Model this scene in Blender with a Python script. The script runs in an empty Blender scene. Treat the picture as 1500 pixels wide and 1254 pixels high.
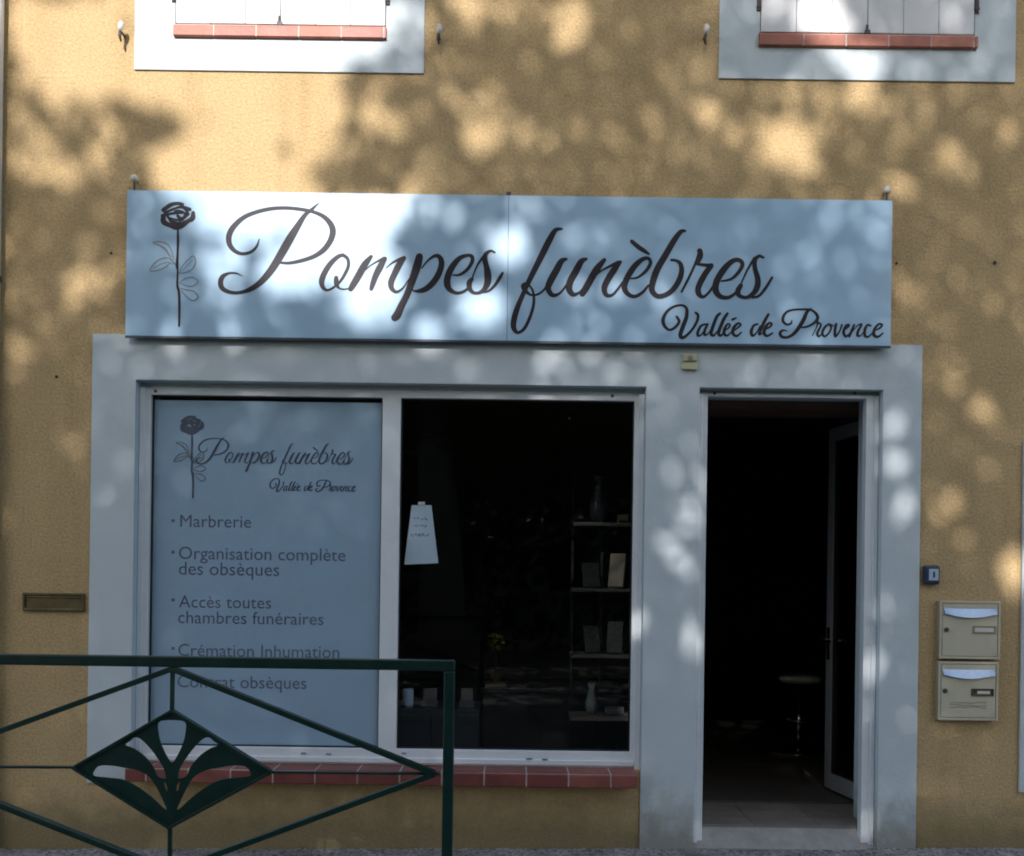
import bpy, bmesh, math, random
from mathutils import Vector, Matrix, noise
random.seed(7)
R = math.radians
C = bpy.context.scene.collection
SC = bpy.context.scene

# ------------------------------------------------------------------ camera, sky, sun, exposure
CAM_D, EYE, ROLL, F = 5.0, 1.40, 0.0137, 1400.0      # metres to the wall, eye height, roll, focal length in photo pixels
cam_d = bpy.data.cameras.new('camera'); cam = bpy.data.objects.new('camera', cam_d); C.objects.link(cam)
cam_d.sensor_width = 36; cam_d.sensor_fit = 'HORIZONTAL'; cam_d.lens = 36 * F / 1500
cam_d.shift_y = 215 / 1500; cam_d.clip_end = 500
cam.rotation_mode = 'QUATERNION'
cam.rotation_quaternion = (Matrix.Rotation(R(90), 3, 'X') @ Matrix.Rotation(ROLL, 3, 'Z')).to_quaternion()
cam.location = (0, -CAM_D, EYE)
SC.camera = cam

SUN_EL, SUN_AZ = R(31), R(7)                        # sun behind the viewer, a touch to the left
L = Vector((-math.sin(SUN_AZ) * math.cos(SUN_EL), -math.cos(SUN_AZ) * math.cos(SUN_EL), math.sin(SUN_EL)))
sun_d = bpy.data.lights.new('sun', 'SUN'); sun = bpy.data.objects.new('sun', sun_d); C.objects.link(sun)
sun_d.energy = 4.0; sun_d.angle = R(0.53); sun_d.color = (1, .925, .90)
sun.rotation_euler = L.to_track_quat('Z', 'Y').to_euler()
world = bpy.data.worlds.new('World'); SC.world = world; world.use_nodes = True
wn = world.node_tree; sky = wn.nodes.new('ShaderNodeTexSky'); sky.sky_type = 'NISHITA'; sky.sun_disc = False
sky.sun_elevation = SUN_EL; sky.sun_rotation = math.atan2(L.x, L.y)
sky.air_density = 1.0; sky.dust_density = 3.0; sky.ozone_density = 0.9
bg = wn.nodes['Background']; bg.inputs[1].default_value = .15
wn.links.new(sky.outputs[0], bg.inputs[0])
SC.view_settings.view_transform = 'Standard'; SC.view_settings.look = 'None'
SC.view_settings.exposure = 0.68; SC.view_settings.gamma = 1
SC.cycles.use_denoising = True; SC.cycles.filter_width = 1.9; SC.cycles.max_bounces = 8
SC.cycles.transparent_max_bounces = 12; SC.cycles.caustics_reflective = False; SC.cycles.caustics_refractive = False

def W(px, py, y=0.0):
    """metres (x, z) of something measured at photo pixel px, py and lying y metres behind the wall face"""
    u, v = px - 750, 842 - py
    k = (CAM_D + y) / F
    return ((u * math.cos(ROLL) - v * math.sin(ROLL)) * k, EYE + (u * math.sin(ROLL) + v * math.cos(ROLL)) * k)
def WX(px, py, y=0.0): return W(px, py, y)[0]
def WZ(px, py, y=0.0): return W(px, py, y)[1]

# ------------------------------------------------------------------ materials
def nt(m): return m.node_tree.nodes, m.node_tree.links
def mat(name, col, rough=.6, var=.08, vscale=6, bump=0, bscale=80, metallic=0, coat=0, spec=.5, dark=None, dscale=2.5, damt=.3, soil=0):
    m = bpy.data.materials.new(name); m.use_nodes = True; n, l = nt(m); b = n['Principled BSDF']
    b.inputs['Roughness'].default_value = rough; b.inputs['Metallic'].default_value = metallic
    b.inputs['Specular IOR Level'].default_value = spec; b.inputs['Coat Weight'].default_value = coat
    b.inputs['Coat Roughness'].default_value = .08
    tc = n.new('ShaderNodeTexCoord'); nz = n.new('ShaderNodeTexNoise'); nz.inputs['Scale'].default_value = vscale
    nz.inputs['Detail'].default_value = 6; l.new(tc.outputs['Object'], nz.inputs['Vector'])
    rp = n.new('ShaderNodeValToRGB'); rp.color_ramp.elements[0].position = .3; rp.color_ramp.elements[1].position = .7
    rp.color_ramp.elements[0].color = [c * (1 - var) for c in col] + [1]
    rp.color_ramp.elements[1].color = [min(1, c * (1 + var)) for c in col] + [1]
    l.new(nz.outputs[0], rp.inputs[0]); out = rp.outputs[0]
    if dark:
        n2 = n.new('ShaderNodeTexNoise'); n2.inputs['Scale'].default_value = dscale; n2.inputs['Detail'].default_value = 8; n2.inputs['Roughness'].default_value = .7
        l.new(tc.outputs['Object'], n2.inputs['Vector'])
        r2 = n.new('ShaderNodeMapRange'); r2.inputs[1].default_value = .5; r2.inputs[2].default_value = .75; r2.inputs[4].default_value = damt
        l.new(n2.outputs[0], r2.inputs[0]); mx = n.new('ShaderNodeMix'); mx.data_type = 'RGBA'
        l.new(r2.outputs[0], mx.inputs[0]); l.new(out, mx.inputs[6]); mx.inputs[7].default_value = (*dark, 1); out = mx.outputs[2]
    if soil:                                            # splash dirt with a ragged upper edge, thickest at the pavement
        sp = n.new('ShaderNodeSeparateXYZ'); l.new(tc.outputs['Object'], sp.inputs[0]); nd = n.new('ShaderNodeTexNoise'); nd.inputs['Scale'].default_value = 11; nd.inputs['Detail'].default_value = 8; nd.inputs['Roughness'].default_value = .75
        l.new(tc.outputs['Object'], nd.inputs['Vector']); ma = n.new('ShaderNodeMath'); ma.operation = 'MULTIPLY_ADD'; ma.inputs[1].default_value = -.42; l.new(nd.outputs[0], ma.inputs[0]); l.new(sp.outputs[2], ma.inputs[2])
        mp = n.new('ShaderNodeMapRange'); mp.inputs[1].default_value = -.18; mp.inputs[2].default_value = .08; mp.inputs[3].default_value = soil; mp.inputs[4].default_value = 0; l.new(ma.outputs[0], mp.inputs[0])
        mz = n.new('ShaderNodeMix'); mz.data_type = 'RGBA'; l.new(mp.outputs[0], mz.inputs[0]); l.new(out, mz.inputs[6]); mz.inputs[7].default_value = (.22, .22, .17, 1); out = mz.outputs[2]
    l.new(out, b.inputs['Base Color'])
    if bump:
        n3 = n.new('ShaderNodeTexNoise'); n3.inputs['Scale'].default_value = bscale; n3.inputs['Detail'].default_value = 4
        l.new(tc.outputs['Object'], n3.inputs['Vector']); bp = n.new('ShaderNodeBump'); bp.inputs['Distance'].default_value = bump
        bp.inputs['Strength'].default_value = 1; l.new(n3.outputs[0], bp.inputs['Height']); l.new(bp.outputs[0], b.inputs['Normal'])
    return m

def wall_material():
    """ochre roughcast: grain, faint trowel clouds, rain streaks, damp soiling with its own ragged edge near the pavement"""
    m = bpy.data.materials.new('ochre_roughcast'); m.use_nodes = True; n, l = nt(m); b = n['Principled BSDF']
    b.inputs['Roughness'].default_value = .95; b.inputs['Specular IOR Level'].default_value = .15
    tc = n.new('ShaderNodeTexCoord')
    def noise(sc, det=6, rough=.6, vec=None, stretch=None):
        q = n.new('ShaderNodeTexNoise'); q.inputs['Scale'].default_value = sc; q.inputs['Detail'].default_value = det; q.inputs['Roughness'].default_value = rough
        src = tc.outputs['Object']
        if stretch:
            mp = n.new('ShaderNodeMapping'); mp.inputs['Scale'].default_value = stretch; l.new(src, mp.inputs[0]); src = mp.outputs[0]
        l.new(src, q.inputs['Vector']); return q.outputs[0]
    def ramp(src, p0, p1, c0, c1):
        r = n.new('ShaderNodeValToRGB'); r.color_ramp.elements[0].position = p0; r.color_ramp.elements[1].position = p1
        r.color_ramp.elements[0].color = (*c0, 1); r.color_ramp.elements[1].color = (*c1, 1); l.new(src, r.inputs[0]); return r.outputs[0]
    def mix(f, a, c, mode='MIX'):
        x = n.new('ShaderNodeMix'); x.data_type = 'RGBA'; x.blend_type = mode
        if hasattr(f, 'links') or not isinstance(f, float): l.new(f, x.inputs[0])
        else: x.inputs[0].default_value = f
        l.new(a, x.inputs[6]); l.new(c, x.inputs[7]); return x.outputs[2]
    grain = noise(72, 6, .72)
    base = ramp(noise(1.3, 7, .65), .3, .72, (.55, .41, .215), (.64, .48, .265))
    g = ramp(grain, .33, .66, (.76, .73, .69), (1.12, 1.12, 1.12))
    col = mix(1.0, base, g, 'MULTIPLY')
    st = ramp(noise(1.0, 5, .6, stretch=(5, 5, .45)), .5, .8, (1, 1, 1), (.86, .85, .82))
    col = mix(1.0, col, st, 'MULTIPLY')
    sep = n.new('ShaderNodeSeparateXYZ'); l.new(tc.outputs['Object'], sep.inputs[0])
    # soiling: height with a noisy edge
    ad = n.new('ShaderNodeMath'); ad.operation = 'MULTIPLY_ADD'; l.new(noise(9, 8, .75), ad.inputs[0]); ad.inputs[1].default_value = -.35; l.new(sep.outputs[2], ad.inputs[2])
    mr = n.new('ShaderNodeMapRange'); mr.inputs[1].default_value = -.12; mr.inputs[2].default_value = .10; mr.inputs[3].default_value = .62; mr.inputs[4].default_value = 0
    l.new(ad.outputs[0], mr.inputs[0])
    dk = n.new('ShaderNodeRGB'); dk.outputs[0].default_value = (.11, .11, .065, 1)
    col = mix(mr.outputs[0], col, dk.outputs[0])
    l.new(col, b.inputs['Base Color'])
    vo = n.new('ShaderNodeTexVoronoi'); vo.inputs['Scale'].default_value = 95; l.new(tc.outputs['Object'], vo.inputs['Vector'])
    b1 = n.new('ShaderNodeBump'); b1.inputs['Distance'].default_value = .007; b1.inputs['Strength'].default_value = .8; l.new(grain, b1.inputs['Height'])
    b2 = n.new('ShaderNodeBump'); b2.inputs['Distance'].default_value = .003; b2.inputs['Strength'].default_value = .6; l.new(vo.outputs[0], b2.inputs['Height']); l.new(b1.outputs[0], b2.inputs['Normal'])
    l.new(b2.outputs[0], b.inputs['Normal'])
    return m

def asphalt_material():
    m = bpy.data.materials.new('pavement_asphalt'); m.use_nodes = True; n, l = nt(m); b = n['Principled BSDF']; b.inputs['Roughness'].default_value = .92
    tc = n.new('ShaderNodeTexCoord'); vo = n.new('ShaderNodeTexVoronoi'); vo.inputs['Scale'].default_value = 70; l.new(tc.outputs['Object'], vo.inputs['Vector'])
    r = n.new('ShaderNodeValToRGB'); r.color_ramp.elements[0].color = (.13, .13, .13, 1); r.color_ramp.elements[1].color = (.46, .45, .43, 1)
    sp = n.new('ShaderNodeSeparateColor'); l.new(vo.outputs['Color'], sp.inputs[0]); l.new(sp.outputs[0], r.inputs[0])
    nz = n.new('ShaderNodeTexNoise'); nz.inputs['Scale'].default_value = 5; nz.inputs['Detail'].default_value = 8; l.new(tc.outputs['Object'], nz.inputs['Vector'])
    r2 = n.new('ShaderNodeValToRGB'); r2.color_ramp.elements[0].position = .35; r2.color_ramp.elements[1].position = .7
    r2.color_ramp.elements[0].color = (.6, .6, .58, 1); r2.color_ramp.elements[1].color = (1.2, 1.2, 1.2, 1); l.new(nz.outputs[0], r2.inputs[0])
    mx = n.new('ShaderNodeMix'); mx.data_type = 'RGBA'; mx.blend_type = 'MULTIPLY'; mx.inputs[0].default_value = 1
    l.new(r.outputs[0], mx.inputs[6]); l.new(r2.outputs[0], mx.inputs[7]); l.new(mx.outputs[2], b.inputs['Base Color'])
    bp = n.new('ShaderNodeBump'); bp.inputs['Distance'].default_value = .008; l.new(vo.outputs[0], bp.inputs['Height']); l.new(bp.outputs[0], b.inputs['Normal'])
    return m

def glass_material(name, tint=(.9, .95, .95), gloss=1.0):
    m = bpy.data.materials.new(name); m.use_nodes = True; n, l = nt(m); n.remove(n['Principled BSDF'])
    tr = n.new('ShaderNodeBsdfTransparent'); tr.inputs[0].default_value = (*tint, 1)
    gl = n.new('ShaderNodeBsdfGlossy'); gl.inputs['Roughness'].default_value = .02; gl.inputs[0].default_value = (gloss, gloss, gloss, 1)
    fr0 = n.new('ShaderNodeFresnel'); fr0.inputs[0].default_value = 1.5; ge = n.new('ShaderNodeNewGeometry')
    iv = n.new('ShaderNodeMath'); iv.operation = 'SUBTRACT'; iv.inputs[0].default_value = 1; l.new(ge.outputs['Backfacing'], iv.inputs[1])
    fr = n.new('ShaderNodeMath'); fr.operation = 'MULTIPLY'; l.new(fr0.outputs[0], fr.inputs[0]); l.new(iv.outputs[0], fr.inputs[1])
    mx = n.new('ShaderNodeMixShader'); l.new(fr.outputs[0], mx.inputs[0]); l.new(tr.outputs[0], mx.inputs[1]); l.new(gl.outputs[0], mx.inputs[2])
    l.new(mx.outputs[0], n['Material Output'].inputs[0]); return m

def leaf_material(name, c0, c1, thru=.42):
    m = bpy.data.materials.new(name); m.use_nodes = True; n, l = nt(m); b = n['Principled BSDF']; b.inputs['Roughness'].default_value = .7; b.inputs['Specular IOR Level'].default_value = .15
    g = n.new('ShaderNodeTexNoise'); g.inputs['Scale'].default_value = 3; tc = n.new('ShaderNodeTexCoord'); l.new(tc.outputs['Object'], g.inputs['Vector'])
    r = n.new('ShaderNodeValToRGB'); r.color_ramp.elements[0].position = .35; r.color_ramp.elements[1].position = .65
    r.color_ramp.elements[0].color = (*c0, 1); r.color_ramp.elements[1].color = (*c1, 1)
    l.new(g.outputs[0], r.inputs[0]); l.new(r.outputs[0], b.inputs['Base Color'])
    if thru:                                            # thin leaves let some yellow-green light through
        tl = n.new('ShaderNodeBsdfTranslucent'); tl.inputs[0].default_value = (.30, .34, .06, 1); ms = n.new('ShaderNodeMixShader'); ms.inputs[0].default_value = thru
        l.new(b.outputs[0], ms.inputs[1]); l.new(tl.outputs[0], ms.inputs[2]); l.new(ms.outputs[0], n['Material Output'].inputs[0])
    return m

M = dict(
    wall=wall_material(), asphalt=asphalt_material(),
    road=mat('road_asphalt', (.06, .06, .06), .9, .2, 3, .004, 120),
    band=mat('smooth_grey_white_render', (.59, .68, .72), .8, .05, 2.2, .0012, 130, spec=.25, dark=(.42, .43, .40), dscale=2.2, damt=.4, soil=.75),
    frame=mat('white_lacquered_aluminium', (.76, .83, .87), .36, .03, 3, 0, dark=(.52, .52, .48), dscale=7, damt=.25),
    rubber=mat('black_gasket', (.015, .015, .016), .6),
    sign=mat('sign_panel_white', (.39, .60, .78), .38, .02, 2, .0006, 5, coat=.25, dark=(.35, .53, .68), dscale=4, damt=.25),  # white panel; the blue of the reflected sky is put into its base colour
    signedge=mat('sign_edge_metal', (.06, .08, .10), .5, metallic=.2),
    ink=mat('black_vinyl', (.026, .023, .030), .5, .05, spec=.25),
    inkgrey=mat('grey_vinyl', (.22, .25, .28), .5, .1, 30),
    film=mat('banner_grey_film', (.40, .54, .68), .6, .03, 2),
    bink=mat('banner_navy_print', (.10, .115, .16), .6), bink2=mat('banner_blue_print', (.15, .175, .27), .6),
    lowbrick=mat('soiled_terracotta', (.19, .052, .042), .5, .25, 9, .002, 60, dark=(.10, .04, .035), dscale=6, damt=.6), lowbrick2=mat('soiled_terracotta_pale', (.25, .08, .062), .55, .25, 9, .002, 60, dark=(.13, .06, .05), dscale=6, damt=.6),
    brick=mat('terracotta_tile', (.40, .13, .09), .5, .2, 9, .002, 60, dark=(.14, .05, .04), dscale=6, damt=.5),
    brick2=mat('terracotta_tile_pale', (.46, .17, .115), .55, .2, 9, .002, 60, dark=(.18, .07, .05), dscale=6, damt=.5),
    grout=mat('sill_mortar', (.60, .54, .50), .9, .12, 20, .002, 90),
    shutter=mat('white_painted_wood', (.74, .77, .78), .6, .04, 4, .001, 30, dark=(.55, .55, .50), dscale=9, damt=.3),
    iron=mat('weathered_iron', (.09, .085, .08), .6, .3, 30, metallic=.4),
    porcelain=mat('white_enamel', (.72, .70, .64), .4),
    green=mat('dark_green_paint', (.007, .038, .030), .38, .2, 12, .0004, 90, coat=.12, spec=.4, dark=(.02, .032, .028), dscale=12, damt=.35),
    cream=mat('cream_lacquer', (.58, .56, .42), .5, .05, 7, 0, dark=(.34, .31, .22), dscale=10, damt=.35),
    creamdark=mat('cream_recess', (.34, .31, .21), .6),
    steel=mat('brushed_steel', (.34, .44, .58), .3, .08, 40, metallic=.55),
    bronze=mat('bronze', (.13, .11, .055), .45, .25, 18, .001, 60, metallic=.55),
    navy=mat('navy_plastic', (.03, .045, .085), .4),
    paleblue=mat('pale_blue_plastic', (.45, .58, .72), .4),
    paper=mat('white_paper', (.60, .70, .78), .5, .03),
    faint=mat('faint_blue_ink', (.22, .33, .42), .7),
    sticker=mat('cream_plastic', (.58, .56, .36), .5, .06),
    leafframe=mat('shaded_door_leaf', (.30, .32, .34), .45), inwall=mat('dark_interior_plaster', (.085, .08, .075), .8, .1, 3),  # door leaf colour darkened to stand for the shade indoors
    reveal=mat('brown_wood_soffit', (.16, .085, .06), .7, .15, 8),
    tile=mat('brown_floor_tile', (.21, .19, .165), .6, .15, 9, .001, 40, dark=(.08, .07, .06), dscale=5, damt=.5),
    thresh=mat('grey_threshold_stone', (.33, .33, .31), .8, .12, 15, .002, 60, dark=(.2, .2, .17), dscale=9, damt=.5),
    shelf=mat('pale_shelf_board', (.17, .155, .13), .5), charcoal=mat('charcoal_laminate', (.045, .047, .052), .35),
    stone=mat('grey_granite', (.10, .105, .11), .25, .3, 60), goldstone=mat('buff_marble', (.34, .28, .17), .4, .15, 12),
    seat=mat('white_leatherette', (.75, .73, .66), .35), chrome=mat('chrome', (.6, .6, .6), .15, metallic=1),
    yellow=mat('yellow_petals', (.42, .30, .11), .7, .25, 40), pot=mat('clay_pot', (.22, .15, .12), .6),
    glass=glass_material('window_glass', (.95, .975, .985)), doorglass=glass_material('door_glass', (.75, .80, .76)),
    leaf=leaf_material('plane_leaf', (.030, .060, .014), (.070, .105, .028)), hedge=leaf_material('hedge_leaf', (.010, .022, .006), (.022, .036, .012), 0),
    bark=mat('plane_bark', (.20, .18, .13), .9, .3, 5, .02, 14),
    house=mat('opposite_render', (.30, .26, .20), .9, .1, 2), roof=mat('roof_tile', (.25, .12, .08), .8, .2, 20), dark=mat('dark_void', (.02, .02, .022), .4),
)

# ------------------------------------------------------------------ mesh helpers
def tag(o, label=None, cat=None, group=None, kind=None):
    if label: o['label'] = label
    if cat: o['category'] = cat
    if group: o['group'] = group
    if kind: o['kind'] = kind
    return o
def thing(name, loc, label, cat, group=None):
    o = bpy.data.objects.new(name, None); C.objects.link(o); o.location = loc; o.empty_display_size = .1
    return tag(o, label, cat, group)
def org(parent):
    v = Vector()
    while parent is not None: v += parent.location; parent = parent.parent
    return v
def obj(name, bm, m, parent=None, bevel=0, smooth=False, label=None):
    me = bpy.data.meshes.new(name); bmesh.ops.recalc_face_normals(bm, faces=bm.faces[:])
    off = org(parent)                                   # shapes are written in world metres, stored relative to their thing
    if off.length: bmesh.ops.translate(bm, verts=bm.verts[:], vec=-off)
    bm.to_mesh(me); bm.free()
    for mm in (m if isinstance(m, (list, tuple)) else [m]): me.materials.append(mm)
    if smooth:
        for p in me.polygons: p.use_smooth = True
    o = bpy.data.objects.new(name, me); C.objects.link(o)
    if parent is not None: o.parent = parent
    if bevel:
        b = o.modifiers.new('edge', 'BEVEL'); b.width = bevel; b.segments = 2; b.limit_method = 'ANGLE'; b.angle_limit = R(40)
    if label: o['label'] = label
    return o
def box(bm, x0, x1, y0, y1, z0, z1):
    v = [bm.verts.new((x, y, z)) for x in (x0, x1) for y in (y0, y1) for z in (z0, z1)]
    for f in ((0, 1, 3, 2), (4, 6, 7, 5), (0, 4, 5, 1), (2, 3, 7, 6), (0, 2, 6, 4), (1, 5, 7, 3)): bm.faces.new([v[i] for i in f])
    return v
def tube(bm, pts, r, seg=10, closed=False):
    pts = [Vector(p) for p in pts]; rs = r if isinstance(r, (list, tuple)) else [r] * len(pts); rings = []
    for i, p in enumerate(pts):
        a = pts[max(0, i - 1)]; b = pts[min(len(pts) - 1, i + 1)]; d = (b - a).normalized()
        u = d.orthogonal().normalized() if i == 0 or abs(d.dot(u)) > .98 else (u - d * u.dot(d)).normalized()
        w = d.cross(u)
        rings.append([bm.verts.new(p + (u * math.cos(t) + w * math.sin(t)) * rs[i]) for t in [2 * math.pi * k / seg for k in range(seg)]])
    for a, b in zip(rings, rings[1:]):
        for k in range(seg): bm.faces.new((a[k], a[(k + 1) % seg], b[(k + 1) % seg], b[k]))
    bm.faces.new(rings[0][::-1]); bm.faces.new(rings[-1])
def lathe(bm, c, prof, seg=24):
    rings = [[bm.verts.new((c[0] + r * math.cos(t), c[1] + r * math.sin(t), c[2] + z)) for t in [2 * math.pi * k / seg for k in range(seg)]] for r, z in prof]
    for a, b in zip(rings, rings[1:]):
        for k in range(seg): bm.faces.new((a[k], a[(k + 1) % seg], b[(k + 1) % seg], b[k]))
    bm.faces.new(rings[0][::-1]); bm.faces.new(rings[-1])
def flatbar(bm, a, b, w, y0, y1):
    """bar between (x,z) a and b, w wide in the x-z plane, from y0 to y1 in depth"""
    a = Vector(a); b = Vector(b); d = (b - a).normalized(); n_ = Vector((-d.y, d.x)) * w / 2
    q = [a + n_, b + n_, b - n_, a - n_]
    lo = [bm.verts.new((p.x, y0, p.y)) for p in q]; hi = [bm.verts.new((p.x, y1, p.y)) for p in q]
    bm.faces.new(lo); bm.faces.new(hi[::-1])
    for i in range(4): bm.faces.new((lo[i], lo[(i + 1) % 4], hi[(i + 1) % 4], hi[i]))
def slab(xs, zs, keep, y0, y1, bm=None):
    """one closed slab in the x-z plane made of grid cells; keep(cx, cz) says which cells are solid"""
    bm = bm or bmesh.new(); xs = sorted(set(xs)); zs = sorted(set(zs)); V = {}
    def v(i, j, y):
        if (i, j, y) not in V: V[i, j, y] = bm.verts.new((xs[i], y, zs[j]))
        return V[i, j, y]
    nx, nz = len(xs) - 1, len(zs) - 1
    K = lambda i, j: 0 <= i < nx and 0 <= j < nz and keep((xs[i] + xs[i + 1]) / 2, (zs[j] + zs[j + 1]) / 2)
    for i in range(nx):
        for j in range(nz):
            if not K(i, j): continue
            bm.faces.new((v(i, j, y0), v(i + 1, j, y0), v(i + 1, j + 1, y0), v(i, j + 1, y0)))
            bm.faces.new((v(i, j + 1, y1), v(i + 1, j + 1, y1), v(i + 1, j, y1), v(i, j, y1)))
            for di, dj, e in ((-1, 0, ((i, j), (i, j + 1))), (1, 0, ((i + 1, j), (i + 1, j + 1))), (0, -1, ((i, j), (i + 1, j))), (0, 1, ((i, j + 1), (i + 1, j + 1)))):
                if not K(i + di, j + dj):
                    (a, b), (c, d) = e; bm.faces.new((v(a, b, y0), v(c, d, y0), v(c, d, y1), v(a, b, y1)))
    return bm
def inside(r, x, z): return r[0] < x < r[1] and r[2] < z < r[3]

# ------------------------------------------------------------------ flat lettering: pen strokes with a width at each knot
def catmull(P, n=7):
    out = []
    for i in range(len(P) - 1):
        p0, p1, p2, p3 = P[max(0, i - 1)], P[i], P[i + 1], P[min(len(P) - 1, i + 2)]
        for k in range(n):
            t = k / n
            out.append(tuple(.5 * (2 * b + (c - a) * t + (2 * a - 5 * b + 4 * c - d) * t * t + (-a + 3 * b - 3 * c + d) * t ** 3) for a, b, c, d in zip(p0, p1, p2, p3)))
    return out + [tuple(P[-1])]
def strokes(bm, S, y, width=1.0, k0=0):
    """S: strokes of (x, z, w) in metres; laid on the plane y, each stroke a hair above the last"""
    lift = k0
    for s in S:
        P = catmull(s); lift += 1; vs = []; n = len(P)
        for i, (x, z, w) in enumerate(P):
            a = P[max(0, i - 1)]; b = P[min(n - 1, i + 1)]; dx, dz = b[0] - a[0], b[1] - a[1]; q = math.hypot(dx, dz) or 1
            h = max(w, .0004) * width / 2; nx, nz = -dz / q * h, dx / q * h; yy = y - lift * .00006 - i / n * .0006
            vs.append((bm.verts.new((x + nx, yy, z + nz)), bm.verts.new((x - nx, yy, z - nz))))
        for a, b in zip(vs, vs[1:]): bm.faces.new((a[0], a[1], b[1], b[0]))
        for (x, z, w), yy in ((P[0], y - lift * .00006 + .00003), (P[-1], y - lift * .00006 - .00063)):   # round ends
            r = max(w, .0004) * width / 2 * .98
            bm.faces.new([bm.verts.new((x + r * math.cos(t), yy, z + r * math.sin(t))) for t in [2 * math.pi * k / 12 for k in range(12)]])
def crop(ox, oy, sc, txt):
    """knots written in pixels of an enlarged detail whose corner is ox, oy"""
    out = []
    for line in txt.strip().split('\n'):
        out.append([(ox + float(a) / sc, oy + float(b) / sc, float(c) / sc) for a, b, c in (k.split(',') for k in line.split())])
    return out
POMPES = crop(300, 280, 6.268, '''1045,110,8 985,165,25 920,220,35 860,310,50 780,440,65 700,580,65 620,710,60 530,820,50 430,895,40 330,930,28 240,930,30 170,900,38 145,850,42 160,790,38 220,755,20 290,755,14 345,780,5
500,440,8 475,510,20 420,560,24 340,575,26 270,545,34 225,480,42 225,400,46 270,320,44 360,240,36 480,190,32 620,160,30 760,155,28 900,170,28 1010,195,28 1100,240,36 1160,310,46 1175,380,50 1150,460,46 1090,540,42 1000,600,34 880,640,30 770,660,24 680,655,18''')
POMPES += crop(450, 340, 8.956, '''470,300,40 400,325,48 300,420,60 225,540,65 190,640,65 205,720,50 260,762,30 340,730,26 430,650,30 500,540,38 540,440,38 530,350,38 470,300,40
380,600,50 385,680,55 420,735,24 480,750,18 550,740,16
840,320,40 760,420,75 680,560,80 610,680,75 570,745,60
740,520,12 830,440,15 930,380,25 1010,350,50
1020,350,50 960,450,75 900,570,70 860,680,60 840,745,45
1040,470,12 1100,415,18 1180,370,30 1250,350,50
1270,340,50 1200,440,75 1140,560,70 1100,660,70 1110,740,55 1170,785,35 1250,740,20 1320,640,15 1360,580,10''')
POMPES += crop(570, 340, 8.333, '''370,300,75 340,420,88 290,570,80 220,760,70 150,900,75 100,1010,85 70,1045,80
400,440,15 470,350,20 560,290,35 620,310,50 640,390,62 610,500,65 550,600,65 470,680,62 390,715,48 310,720,20 285,700,10
780,525,15 860,520,25 950,460,35 1010,370,40 1010,300,40 950,285,35 860,320,50 780,410,65 720,530,70 710,640,70 750,710,50 830,745,35 920,720,30 980,670,25
1290,250,20 1240,230,28 1180,270,45 1170,340,55 1190,430,60 1205,530,75 1200,620,70 1160,700,50 1100,740,35 1030,740,35 985,690,50 980,620,60 1010,575,40
1010,570,15 1080,400,20 1160,290,30
1150,735,20 1220,715,25 1290,650,30 1350,560,35 1385,500,25''')
FUNEBRES = crop(740, 320, 6.818, '''565,105,20 500,120,40 440,220,55 370,360,55 300,500,50 240,620,45 190,730,40 130,870,45 90,1000,50 85,1090,45 125,1140,28 190,1100,28 250,980,28 285,850,26 280,740,20 250,680,18 210,655,30 180,675,40 200,720,35 260,765,18 330,755,18 390,710,18 430,640,20
610,405,25 560,430,50 510,520,60 450,630,60 430,700,50 470,765,40 540,750,22 610,670,20 650,600,20
810,405,25 760,430,50 710,520,60 650,630,60 640,710,55 680,760,40 740,740,20 790,680,15
990,415,35 920,500,60 860,600,60 810,690,60 770,755,50
880,600,12 950,530,15 1040,480,22 1130,440,35
1150,435,30 1090,510,55 1020,620,55 990,700,50 1010,765,38 1070,765,25 1130,700,22 1170,640,18
1265,230,35 1330,285,40 1390,325,35 1435,355,18
1240,600,12 1320,590,20 1400,530,28 1450,450,32 1430,400,30 1370,410,38 1290,480,50 1220,590,52 1190,680,52 1220,750,40 1290,780,32 1370,740,26 1430,670,20''')
FUNEBRES += crop(900, 320, 6, '''620,110,20 580,120,35 520,200,45 450,320,48 380,440,50 340,550,50 330,630,45 370,680,38 430,680,38 500,640,40 560,560,42 590,470,40 580,400,32 540,370,22 500,365,18
590,645,18 650,530,20 710,400,20 745,310,28
750,285,42 755,330,40 735,385,28
720,400,20 800,410,25 855,410,22
850,415,40 790,500,45 740,600,45 740,660,42 780,690,25 830,650,18 870,590,16
940,550,12 1030,530,20 1100,460,28 1125,400,32 1090,365,32 1030,380,38 960,450,48 900,550,50 890,630,48 930,685,36 1000,695,28 1060,660,22 1090,620,18
1310,345,18 1270,330,22 1235,370,32 1235,440,36 1260,530,42 1255,600,45 1220,660,38 1160,695,26 1100,680,32 1085,640,42 1110,590,34
1110,580,12 1170,450,16 1230,350,22
1210,695,18 1270,680,20 1330,610,22 1385,520,18''')
VALLEE = crop(960, 440, 8.333, '''260,200,30 290,260,35 240,330,32 170,360,30 110,310,38 95,230,42 140,140,35 220,80,30 320,60,28 380,100,35 380,200,45 340,310,50 305,420,48 330,455,42 390,420,30 460,340,30 510,250,32 520,180,32 490,150,25
620,290,22 560,310,28 520,380,32 520,430,30 560,420,18 610,350,18
640,290,25 605,360,32 600,420,30 640,410,16 680,350,12
790,160,30 750,200,38 710,300,40 680,400,40 710,430,28 750,380,12
880,160,30 840,220,38 800,310,40 770,400,40 800,430,28 840,380,12
840,370,12 890,340,20 910,300,22 880,290,22 845,350,35 840,410,36 880,430,24 920,390,14
940,235,30 985,215,20
950,375,12 1000,340,20 1040,300,25 1010,280,25 960,330,38 945,400,38 990,435,28 1050,390,18''')
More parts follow.
